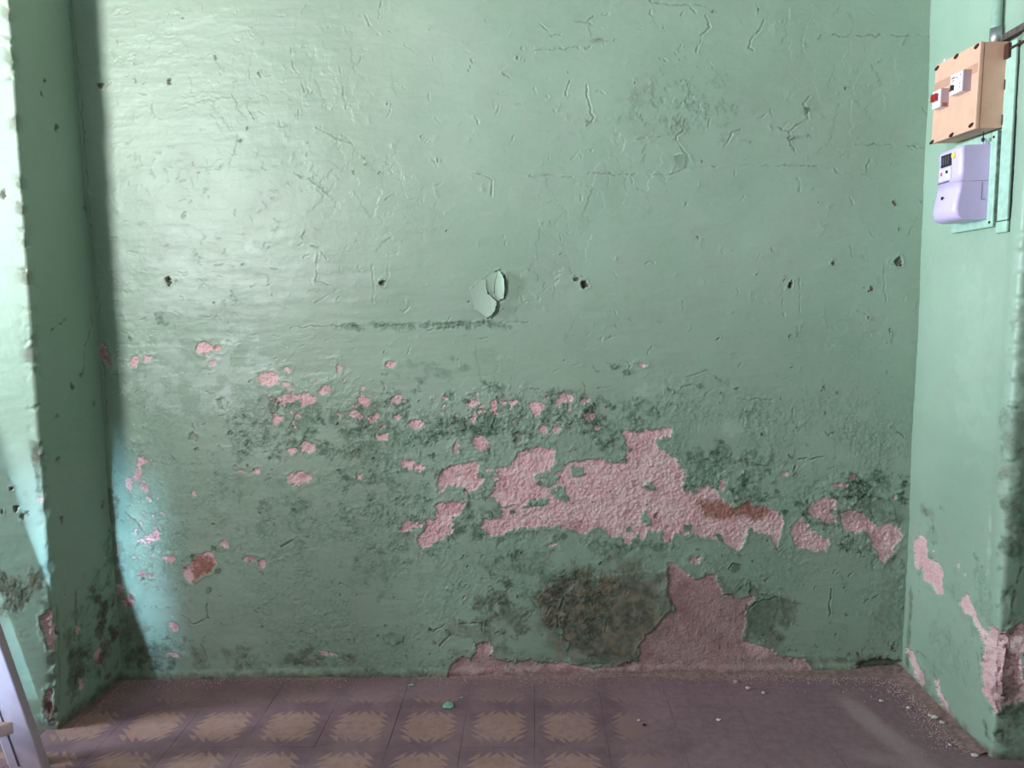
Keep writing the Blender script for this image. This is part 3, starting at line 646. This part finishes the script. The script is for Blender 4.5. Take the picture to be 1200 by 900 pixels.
def flakes(wall, plane, spots):
    rnd = random.Random(11)
    nrm = Vector((plane.n[0], plane.n[1], 0)); tan = Vector((plane.t[0], plane.t[1], 0)); up = Vector((0, 0, 1))
    for px, py, rpx, ang, curl in spots:
        s_, z = plane.at(px, py); s_ -= plane.s0
        o = from_bm('paint_flake', flake_mesh(rnd, rpx*0.00262*0.62, curl), FLAKE, wall)
        a = math.radians(ang); ex = tan*math.cos(a)+up*math.sin(a); ey = -tan*math.sin(a)+up*math.cos(a)
        p = Vector((plane.a[0], plane.a[1], 0))+tan*s_+up*z+nrm*0.0015
        m = Matrix.Identity(4)
        for i in range(3): m[i][0], m[i][1], m[i][2], m[i][3] = ex[i], ey[i], nrm[i], p[i]
        o.matrix_world = m
def plate(wall, plane, pts, ang, lift):
    """a broad loosened plate of paint, traced on the wall and lifted along one edge"""
    rnd = random.Random(int(pts[0][0])); low = pts[0][1] > 450; q = []
    for a, b in zip(pts, pts[1:]+pts[:1]):
        for f in (0, .33, .67):
            jt = 0.0 if f == 0 else (1.3 if low else .5)
            q.append((a[0]+(b[0]-a[0])*f+rnd.uniform(-jt, jt), a[1]+(b[1]-a[1])*f+rnd.uniform(-jt, jt)))
    P = [plane.at(*p) for p in q]; P = [(a-plane.s0, b) for a, b in P]
    a = math.radians(ang); ux, uz = math.cos(a), math.sin(a)
    t = [p[0]*ux+p[1]*uz for p in P]; t0, t1 = min(t), max(t)
    cx = sum(p[0] for p in P)/len(P); cz = sum(p[1] for p in P)/len(P)
    tan = Vector((plane.t[0], plane.t[1], 0)); nrm = Vector((plane.n[0], plane.n[1], 0)); base = Vector((plane.a[0], plane.a[1], 0))
    bm = bmesh.new()
    def vert(x, z):
        k = max(0, min(1, ((x*ux+z*uz)-t0)/(t1-t0))); return bm.verts.new(tan*(x-cx)+Vector((0, 0, z-cz))+nrm*(0.0012+lift*k**1.8))
    rings = [[vert(cx+(p[0]-cx)*f, cz+(p[1]-cz)*f) for p in P] for f in (1, .66, .33)]; c = vert(cx, cz); n = len(P)
    for A, B in zip(rings[:-1], rings[1:]):
        for k in range(n): bm.faces.new((A[k], A[(k+1) % n], B[(k+1) % n], B[k]))
    for k in range(n): bm.faces.new((rings[-1][k], rings[-1][(k+1) % n], c))
    bmesh.ops.recalc_face_normals(bm, faces=bm.faces[:]); bmesh.ops.solidify(bm, geom=bm.faces[:], thickness=0.0007)
    o = from_bm('paint_flake', bm, PAINT, wall)
    if low:
        for key, amt in (('moss', .45), ('grime', .25), ('crust', .8)):
            at_ = o.data.attributes.new(key, 'FLOAT', 'POINT')
            for d_ in at_.data: d_.value = amt*rnd.uniform(.3, 1)
    o.location = base+tan*cx+Vector((0, 0, cz))
for pts, ang, lift in (([(551,341),(561,330),(569,327),(570,336),(571,344),(577,349),(582,354),(580,364),(572,372),(556,362)], -20, .013),
                       ([(585,317),(589,323),(591,330),(591,342),(590,350),(582,352),(580,344),(580,329)], 5, .014),
                       ([(569,327),(576,321),(585,317),(580,329),(579,343),(571,343)], 20, .005),
                       ([(788,184),(795,181),(803,180),(803,190),(801,198),(795,196)], 160, .007),
                       ([(874,720),(885,706),(898,702),(911,700),(907,722),(900,742),(888,745),(876,738)], 150, .012),
                       ([(856,699),(868,690),(876,683),(877,697),(866,701)], 0, .010),
                       ([(855,667),(860,660),(868,661),(866,668),(858,671)], 180, .007),
                       ([(449,744),(460,741),(473,744),(472,751),(461,754),(452,751)], -90, .009),
                       ([(1018,590),(1030,582),(1044,588),(1048,606),(1034,612),(1022,604)], -30, .007),
                       ([(1008,584),(1016,580),(1022,590),(1014,597),(1007,594)], 180, .006)):
    plate(WB, BK, pts, ang, lift)
flakes(WB, BK, [
                (522,741,8,-60,.5),(505,738,7,30,.5),(663,757,10,-100,.5),(655,739,9,-80,.5),(786,712,10,-90,.4),(732,524,8,-90,.5),(562,557,7,-90,.5),(736,620,7,170,.5),
                (806,618,8,180,.5),(842,628,8,160,.5),(880,622,7,180,.5),(920,600,7,60,.5),(935,590,8,20,.5),(1010,592,9,10,.5),(1040,604,8,0,.5),(1030,585,8,30,.5),(975,600,6,-90,.5),
                (550,592,8,80,.5),(552,605,7,100,.5),(573,602,7,-80,.5),(540,620,7,90,.5),(600,600,6,0,.4),(662,583,8,200,.5),(632,566,6,150,.4),(758,571,5,180,.5),
                (245,690,7,180,.4),(256,668,6,90,.5),(250,642,7,30,.4),(225,652,6,30,.5),(172,668,7,10,.5),(545,470,6,-30,.4),(572,494,10,180,.35),(540,497,10,180,.35),(390,492,9,180,.4),
                (720,430,7,-50,.4),(733,436,6,-60,.4),(785,458,7,-120,.4),(820,452,6,180,.4),(925,162,6,-90,.3),(945,128,6,90,.3),(688,144,5,-90,.3),
                (650,630,8,180,.5),(660,627,7,150,.5),(600,772,8,-120,.4),(565,740,7,-90,.4),(345,598,6,30,.4),(405,560,6,70,.4),(290,545,5,20,.4),(205,760,5,180,.5)])

# ------------------------------------------------------------------ distribution box, meter and fittings on the right wall
BOXC = plain('peach_plastic', (216, 166, 144), 0.55, 0, 0.05, 30); BOXD = plain('peach_band', (190, 140, 120), 0.6, 0, 0.05, 30)
RUST = plain('rusted_clip', (72, 38, 28), 0.8, 0.2, 0.3, 200); WHITE = plain('white_plastic', (226, 214, 222), 0.4, 0, 0.03)
GREYP = plain('grey_plastic', (172, 150, 160), 0.5, 0, 0.04); RED = plain('red_toggle', (170, 36, 46), 0.4); BLACK = plain('black_plastic', (24, 24, 28), 0.4)
LILAC = plain('lilac_plastic', (208, 184, 226), 0.38, 0, 0.03); LILACD = plain('lilac_seam', (128, 106, 146), 0.6); LCD = plain('lcd_glass', (36, 34, 44), 0.12)
LCDB = plain('lcd_segment', (96, 92, 108), 0.3); YEL = plain('yellow_sticker', (226, 206, 120), 0.5); BOARD = plain('painted_board', (168, 196, 180), 0.4, 0, 0.1, 50)
STEEL = plain('galvanised_steel', (168, 168, 170), 0.4, 0.7, 0.15, 80); PIPE = plain('painted_pipe', (160, 184, 168), 0.38, 0, 0.1, 60); INK = plain('grey_print', (96, 84, 104), 0.6)

def mk(name, parent, mat, *boxes, bevel=0.0, label=None, smooth=False):
    bm = bmesh.new()
    for lo, hi in boxes: box(bm, lo, hi, bevel)
    o = from_bm(name, bm, mat, parent, smooth)
    if label: o['label'] = label
    return o
# all local frames: x = out of the wall (towards -X world is negative), y = depth, z = up
db = empty('distribution_box', (XR, 1.908, 1.606), 'peach plastic fuse box with two breakers mounted high on the right wall', 'fuse box')
db.rotation_euler = (math.radians(1.6), 0, 0)
W, H, T = 0.203, 0.206, 0.074
mk('body', db, BOXC, ((-T+0.012, 0.001, 0.001), (-0.004, W-0.001, H-0.001)), bevel=0.003)
cover = mk('cover', db, BOXC, ((-T, 0, 0), (-T+0.011, W, H)), bevel=0.003)
mk('label_band', cover, BOXD, ((-T-0.0006, 0.004, H*0.66), (-T+0.001, W-0.002, H*0.66+0.022)))
for y, z in ((0.012, H-0.008), (0.1, H-0.006), (W-0.012, H-0.010), (0.014, 0.012), (0.1, 0.005), (W-0.008, 0.004)):
    bm = bmesh.new(); tube(bm, [(-T-0.0025, y-0.007, z+0.003), (-T-0.0015, y, z), (-T-0.002, y+0.007, z-0.003)], [0.0025, 0.0045, 0.003], 7); from_bm('rusty_clip', bm, RUST, cover)
for y, z in ((-0.001, H*0.5), (-0.001, 0.02)):
    mk('rusty_clip', db, RUST, ((-0.010, y-0.002, z-0.012), (0.0, y+0.002, z+0.012)))
# breakers (snapped onto the cover opening: parts of the box)
rc = mk('residual_current_breaker', db, WHITE, ((-T-0.022, 0.030, 0.098), (-T+0.002, 0.084, 0.148)), bevel=0.0015, label='white wide breaker with black toggle')
rc['label'] = 'white wide breaker with black toggle and red button'
mk('side_shell', rc, GREYP, ((-T-0.020, 0.0285, 0.0975), (-T+0.002, 0.0305, 0.1485)))
mk('toggle', rc, BLACK, ((-T-0.029, 0.064, 0.108), (-T-0.021, 0.071, 0.121)), bevel=0.001)
mk('test_button', rc, RED, ((-T-0.0255, 0.076, 0.108), (-T-0.021, 0.082, 0.114)), bevel=0.001)
mk('printed_lines', rc, INK, ((-T-0.0225, 0.062, 0.137), (-T-0.021, 0.078, 0.1405)), ((-T-0.0225, 0.066, 0.131), (-T-0.021, 0.076, 0.133)), ((-T-0.0225, 0.052, 0.134), (-T-0.021, 0.056, 0.138)), ((-T-0.0225, 0.036, 0.138), (-T-0.021, 0.040, 0.141)), ((-T-0.0225, 0.036, 0.110), (-T-0.021, 0.041, 0.112)), ((-T-0.0225, 0.036, 0.118), (-T-0.021, 0.041, 0.120)))
mb = mk('circuit_breaker', db, WHITE, ((-T-0.022, 0.128, 0.082), (-T+0.002, 0.166, 0.128)), bevel=0.0015, label='white two pole breaker with red toggles')
mk('side_shell', mb, GREYP, ((-T-0.020, 0.1262, 0.0815), (-T+0.002, 0.1282, 0.1285)))
for y in (0.137, 0.151):
    mk('toggle', mb, RED, ((-T-0.031, y, 0.100), (-T-0.021, y+0.009, 0.119)), bevel=0.0015)
mk('terminal_stub', mb, plain('brick_red_plastic', (150, 82, 70), 0.6), ((-T-0.016, 0.1255, 0.083), (-T-0.004, 0.127, 0.092)))

bd = empty('meter_backboard', (XR, 1.918, 1.368), 'pale green painted board with chipped edge behind the lilac meter', 'board')
mk('panel', bd, BOARD, ((-0.013, 0, 0), (0.001, 0.185, 0.236)), bevel=0.003)
mk('chipped_edge', bd, plain('grimy_edge', (126, 146, 130), 0.8, 0, 0.4, 60), ((-0.012, -0.0025, 0.004), (0.0, 0.0006, 0.234)))
for z in (0.012, 0.222):
    bm = bmesh.new(); tube(bm, [(-0.0125, 0.012, z), (-0.015, 0.012, z)], [0.004, 0.003], 8); from_bm('screw', bm, RUST, bd)
tr = empty('cable_trunking', (XR, 1.864, 1.350), 'flat green painted cable cover strip between meter board and pillar edge', 'cable cover')
mk('cover_strip', tr, BOARD, ((-0.009, 0.004, 0.030), (0.0, 0.044, 0.455)), bevel=0.002)
mk('end_cap', tr, BOARD, ((-0.010, 0.002, 0.0), (0.0, 0.046, 0.028)), bevel=0.003)
mk('dirty_joint', tr, plain('black_joint_grime', (30, 32, 28), 0.9), ((-0.004, 0.0, 0.0), (0.0, 0.004, 0.45)), ((-0.006, 0.003, 0.0278), (0.0, 0.045, 0.0302)), ((-0.003, 0.046, 0.0), (0.0, 0.050, 0.45)))

# meter: side profile swept across its width, rounded
mt = empty('electricity_meter', (XR-0.013, 1.942, 1.389), 'lilac electricity meter with dark display hanging under the peach fuse box', 'meter')
def meter_body(z0, z1, prof, name, mat):
    bm = bmesh.new(); w = 0.108; ys = [0, 0.0035, 0.012, w-0.012, w-0.0035, w]; ins = [0.010, 0.003, 0, 0, 0.003, 0.010]
    rings = []
    for y, i in zip(ys, ins):
        pts = [(0.0, z0)]+[(-(x-i*(x/0.08)), z0+(z1-z0)*t) for t, x in prof]+[(0.0, z1)]
        rings.append([bm.verts.new((x, y, z)) for x, z in pts])
    n = len(rings[0])
    for a, b in zip(rings[:-1], rings[1:]):
        for k in range(n): bm.faces.new((a[k], a[(k+1) % n], b[(k+1) % n], b[k]))
    bm.faces.new(rings[0][::-1]); bm.faces.new(rings[-1])
    bmesh.ops.recalc_face_normals(bm, faces=bm.faces[:])
    o = from_bm(name, bm, mat, mt, False)
    for p in o.data.polygons: p.use_smooth = len(p.vertices) == 4
    return o
mz = 0.096
meter_body(mz+0.001, 0.186, [(0.0, 0.074), (0.3, 0.072), (0.6, 0.0725), (0.9, 0.074), (0.985, 0.071), (1.0, 0.064)], 'case', LILAC)
tc = meter_body(0.0, mz, [(0.0, 0.060), (0.04, 0.072), (0.12, 0.080), (0.3, 0.084), (0.55, 0.081), (0.8, 0.0755), (1.0, 0.074)], 'terminal_cover', LILAC)
FX = -0.074
mk('display', mt, LCD, ((FX-0.0015, 0.040, 0.143), (FX+0.004, 0.086, 0.174)), label='dark glass display')
for y in (0.050, 0.061, 0.071, 0.079):
    mk('digit_segment', mt, LCDB, ((FX-0.0022, y, 0.149), (FX-0.0012, y+0.003, 0.169)))
bm = bmesh.new(); tube(bm, [(FX+0.003, 0.030, 0.166), (FX-0.0018, 0.030, 0.166)], 0.0085, 16); from_bm('yellow_sticker', bm, YEL, mt)
mk('name_plate', mt, plain('pale_plate', (214, 196, 228), 0.4), ((FX-0.0008, 0.038, 0.108), (FX+0.004, 0.094, 0.140)))
mk('red_lamp', mt, plain('pink_lamp', (226, 70, 110), 0.4), ((FX-0.003, 0.078, 0.122), (FX, 0.084, 0.131)))
bm = bmesh.new(); tube(bm, [(FX+0.003, 0.056, 0.129), (FX-0.003, 0.056, 0.129)], 0.0042, 10); from_bm('button', bm, BLACK, mt)
mk('printed_lines', mt, INK, ((FX-0.001, 0.046, 0.1015), (FX+0.004, 0.060, 0.1055)), ((FX-0.001, 0.062, 0.1015), (FX+0.004, 0.076, 0.1055)), ((FX-0.001, 0.080, 0.1015), (FX+0.004, 0.086, 0.1055)), ((FX-0.001, 0.090, 0.1015), (FX+0.004, 0.096, 0.1055)))
mk('seal_mark', tc, BLACK, ((-0.0835, 0.060, 0.058), (-0.078, 0.0635, 0.066)), ((-0.083, 0.054, 0.061), (-0.078, 0.057, 0.0625)))
mk('side_latch', tc, LILACD, ((-0.017, -0.0006, 0.050), (-0.0155, 0.001, 0.094)), ((-0.017, -0.0006, 0.0495), (-0.006, 0.001, 0.051)))
bm = bmesh.new(); tube(bm, [(-0.016, 0.006, 0.183), (-0.017, 0.006, 0.196), (-0.012, 0.006, 0.202), (-0.007, 0.006, 0.196), (-0.008, 0.006, 0.183)], 0.0022, 8); from_bm('hanging_lug', bm, LILAC, mt)
sw = empty('seal_wire', (XR-0.034, 1.940, 1.580), 'short dark sealing wire with lead hanging above the lilac meter', 'wire')
bm = bmesh.new(); tube(bm, [(0, 0, 0.026), (0.001, 0, 0.016), (-0.001, 0, 0.006)], 0.0012, 6); from_bm('wire', bm, BLACK, sw)
bm = bmesh.new(); tube(bm, [(0, 0, 0.012), (0, 0, 0.007), (0, 0, 0.001)], [0.002, 0.0045, 0.003], 8); from_bm('lead_seal', bm, BLACK, sw)

cp = empty('conduit_pipe', (XR-0.013, 1.944, 1.815), 'green painted metal conduit rising from the fuse box to the ceiling', 'pipe')
bm = bmesh.new(); tube(bm, [(0, 0, 0.035), (0, 0, CEIL-1.815)], 0.012, 14); from_bm('pipe', bm, PIPE, cp, True)
bm = bmesh.new(); tube(bm, [(0, 0, -0.004), (0, 0, 0.040)], 0.0145, 14); o = from_bm('pipe_collar', bm, STEEL, cp, True); o['label'] = 'bare steel collar'
cr = empty('cable_rail', (XR-0.008, 1.80, 1.823), 'dark grimy horizontal rail running right from the fuse box top', 'rail')
mk('rail', cr, plain('grimy_rail', (84, 70, 66), 0.7, 0, 0.3, 80), ((-0.010, 0.022, -0.010), (0.008, 0.112, 0.006)), bevel=0.001)
rw = empty('rusty_rod', (XR-0.012, 1.80, 1.788), 'thin rusty rod poking out beside the fuse box under the rail', 'rod')
bm = bmesh.new(); tube(bm, [(0, 0.11, 0.0), (0.001, 0.06, 0.001), (0, 0.022, 0.0)], 0.003, 8); from_bm('rod', bm, RUST, rw)
mk('rust_plate', rw, RUST, ((-0.004, 0.086, -0.020), (0.012, 0.106, 0.014)))
bm = bmesh.new(); tube(bm, [(0.012, 0, 0), (-0.006, -0.004, 0.002), (-0.014, -0.006, 0.004)], [0.0018, 0.0018, 0.004], 8)
nl = from_bm('nail', bm, WHITE); nl.location = (XR, 2.18, 1.848); tag(nl, 'small white nail in the corner left of the fuse box top', 'nail')
bm = bmesh.new(); tube(bm, [(0, 0, 0), (0, -0.02, -0.012), (-0.004, -0.05, -0.028), (-0.008, -0.066, -0.036)], 0.0009, 6)
nw = from_bm('thin_wire', bm, BLACK); nw.location = (XR-0.010, 2.178, 1.849); tag(nw, 'thin dark wire from the white nail to the fuse box corner', 'wire')

# ------------------------------------------------------------------ ladder leaning at the left
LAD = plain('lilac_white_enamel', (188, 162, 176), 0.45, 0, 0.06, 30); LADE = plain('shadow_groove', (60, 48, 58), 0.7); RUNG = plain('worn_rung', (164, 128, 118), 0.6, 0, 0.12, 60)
def ladder():
    slope = 0.25; Y0 = 1.75; ZT = 1.25
    root = empty('stepladder', (-1.272, Y0, 0.0), 'pinkish white stepladder with a worn rung in front of the left pilaster', 'ladder')
    def rail(y, lean, x0, nm, leany=0.0):
        bm = bmesh.new(); box(bm, (-0.088, y-0.014, 0.004), (0.0, y+0.014, ZT), 0.004)
        def sk(bm):
            for v in bm.verts: v.co.x += x0-lean*v.co.z; v.co.y += leany*v.co.z
            return bm
        r_ = from_bm(nm, sk(bm), LAD, root)
        bm = bmesh.new(); box(bm, (-0.062, y-0.0150, 0.03), (-0.057, y-0.0138, ZT-0.02)); from_bm('groove_shade', sk(bm), LADE, r_)  # thin dark strip standing in for the shade of a groove
        bm = bmesh.new(); box(bm, (-0.089, y-0.015, 0.0), (0.001, y+0.015, 0.008), 0.001); from_bm('foot_pad', sk(bm), GREYP, r_)
    rail(0.0, slope, 0.0, 'rail'); rail(-0.40, slope, -0.42, 'rail')
    rail(0.045, 0.25, -0.045, 'shading_back_leg'); rail(-0.30, 0.25, -0.465, 'shading_back_leg')  # unseen legs, placed to throw slanted shade on the left pilaster face
    for dx, dy in ((0, 0), (-0.42, -0.38)):
        bm = bmesh.new(); tube(bm, [(-0.36+dx, -0.01+dy, 1.15), (-0.38+dx, 0.045+dy, 1.15)], 0.008, 8); from_bm('brace', bm, STEEL, root)
    z = 0.135
    while z < ZT-0.1:
        bm = bmesh.new(); box(bm, (-0.085, -0.40, z-0.016), (-0.035, -0.010, z+0.016), 0.005)
        for v in bm.verts: v.co.x += -slope*z+1.0*(v.co.y+0.01)
        from_bm('rung', bm, RUNG, root); z += 0.28
ladder()

# ------------------------------------------------------------------ fallen crumbs and chips
CRUMB = plain('fallen_plaster', (196, 160, 156), 0.95, 0, 0.2, 300)
def chip_bm(rnd, r, flat=0.4):
    bm = bmesh.new(); bmesh.ops.create_icosphere(bm, subdivisions=1, radius=r)
    for v in bm.verts:
        v.co *= rnd.uniform(0.6, 1.15); v.co.z *= flat
    m = min(v.co.z for v in bm.verts)
    for v in bm.verts: v.co.z -= m
    return bm
def crumbs():
    rnd = random.Random(21); verts = []; faces = []
    def add(x, y, r):
        b = len(verts); a0 = rnd.uniform(0, 6.28)
        for k in range(4):
            a = a0+k*1.57+rnd.uniform(-.3, .3); q = r*rnd.uniform(.6, 1.2); verts.append((x+q*math.cos(a), y+q*math.sin(a), -0.0008))
        verts.append((x+rnd.uniform(-.3, .3)*r, y+rnd.uniform(-.3, .3)*r, r*rnd.uniform(.5, 1.1)))
        for k in range(4): faces.append((b+k, b+(k+1) % 4, b+4))
        faces.append((b+3, b+2, b+1, b))
    for _ in range(5200):
        x = rnd.uniform(XL+0.02, XR-0.02); yb = YBL+(x-XL)/(XR-XL)*(YBR-YBL)
        dens = 0.35+0.65*max(0, min(1, (x+0.3)/0.5))
        if rnd.random() > dens: continue
        add(x, yb-0.012-rnd.expovariate(1/0.022), rnd.uniform(0.0010, 0.0028))
    for _ in range(2600):
        y = rnd.uniform(YR+0.02, YBR-0.02); add(XR-0.012-rnd.expovariate(1/0.03), y, rnd.uniform(0.0010, 0.0030))
    for _ in range(260):
        x = rnd.uniform(-1.15, XR-0.05); y = rnd.uniform(1.80, 2.2); add(x, y, rnd.uniform(0.0008, 0.0020))
    for _ in range(500):
        y = rnd.uniform(YL, YBL-0.02); add(XL+0.012+rnd.expovariate(1/0.02), y, rnd.uniform(0.0010, 0.0024))
    me = bpy.data.meshes.new('plaster_crumbs'); me.from_pydata(verts, [], faces); me.materials.append(CRUMB)
    tag(link(bpy.data.objects.new('plaster_crumbs', me), DRIFT), 'fine pale plaster crumbs', kind='stuff')
DUST = plain('plaster_dust', (150, 118, 114), 0.98, 0, 0.25, 60, 0.6)
def dust_drift():
    """low wedge of dust along the back wall and up the right wall"""
    n, m = 260, 9; bm = bmesh.new(); path = []
    La = BK.L; Lb = YBR-YR-0.02
    for i in range(n+1):
        d = 0.0+(La+Lb)*i/n
        if d < La: path.append((XL+BK.t[0]*d, YBL+BK.t[1]*d, BK.n[0], BK.n[1], d))
        else: path.append((XR, YBR-(d-La), -1.0, 0.0, d))
    xs = np.array([p[4] for p in path]); wv = fbm(xs, xs*0+3, 6, 4, 801); rows = []
    for p, w in zip(path, wv):
        d = p[4]; amp = 0.35+0.9*math.exp(-((d-La)/0.28)**2)+0.35*max(0, min(1, (d-0.9)/0.5))
        wid = (0.02+0.07*w)*amp; hgt = (0.003+0.016*w)*amp
        c = math.exp(-((d-La)/0.04)**2)
        nx, ny = p[2]*(1-c*0.3)-0.3*c, p[3]*(1-c*0.3)-0.3*c
        rows.append([bm.verts.new((p[0]+nx*wid*k/m-p[2]*0.01*(k == 0), p[1]+ny*wid*k/m-p[3]*0.01*(k == 0), hgt*(1-k/m)**1.6-0.0012+0.003*amp*(float(vnoise(np.array([d*60]), np.array([k*1.3]), 810)[0])-0.5)*(k < m))) for k in range(m+1)])
    for a, b in zip(rows[:-1], rows[1:]):
        for k in range(m): bm.faces.new((a[k], a[k+1], b[k+1], b[k]))
    o = from_bm('dust_drift', bm, DUST, None, True); return tag(o, 'brownish pink dust drift along the wall foot and in the right corner', 'dust', kind='stuff')
DRIFT = dust_drift(); crumbs()
def chips():
    rnd = random.Random(33)
    green = plain('fallen_paint', (132, 172, 150), 0.6, 0, 0.15, 80); white = plain('fallen_white_plaster', (224, 206, 204), 0.9, 0, 0.1, 90); dark = plain('dark_grit', (40, 34, 34), 0.9)
    pink = plain('fallen_pink_plaster', (206, 168, 166), 0.95, 0, 0.15, 90)
    L = [(526,827,.022,.12,green,'paint_flake','largest fallen green paint flake lying on the floor tiles','flake'),
         (482,803,.011,.2,green,'paint_flake','small fallen green paint flake close to the back wall','flake'),
         (541,818,.006,.3,green,'paint_flake','tiny pale green paint flake behind the largest fallen flake','flake'),
         (748,845,.006,.5,white,'plaster_chip','pale chip on the bare dark floor left of the black grit','chip'),
         (755,850,.007,.4,dark,'grit_lump','black grit lump on the floor right of centre','grit'),
         (842,844,.008,.3,white,'plaster_chip','long pale chip alone on the dark floor right of centre','chip'),
         (862,800,.010,.5,pink,'plaster_chip','pink plaster lump in the dust at the back wall','chip'),
         (876,808,.009,.5,pink,'plaster_chip','pink plaster lump just in front of the back wall dust','chip'),
         (895,813,.007,.5,pink,'plaster_chip','small pink lump right of the two lumps at the back wall','chip'),
         (1033,822,.008,.4,white,'plaster_chip','pale chip on the floor in front of the wall hole','chip'),
         (1064,831,.009,.4,white,'plaster_chip','pale chip on dark floor left of the white chip cluster','chip'),
         (1096,843,.013,.5,white,'plaster_chip','biggest white plaster chip in the cluster by the right wall','chip'),
         (1104,848,.010,.5,white,'plaster_chip','second white chip of the cluster by the right wall','chip'),
         (1090,839,.007,.5,white,'plaster_chip','smallest white chip at the back of the right wall cluster','chip'),
         (1113,874,.006,.5,white,'plaster_chip','small white chip in front of the right wall cluster','chip'),
         (1143,887,.010,.5,white,'plaster_chip','white chip nearest the foot of the right pillar','chip')]
    for px, py, r, flat, mat, nm, lab, cat in L:
        x, y = fl(px, py); o = from_bm(nm, chip_bm(rnd, r, flat), mat); o.location = (x, y, 0.0); o.rotation_euler = (0, 0, rnd.uniform(0, 6)); tag(o, lab, cat)
chips()
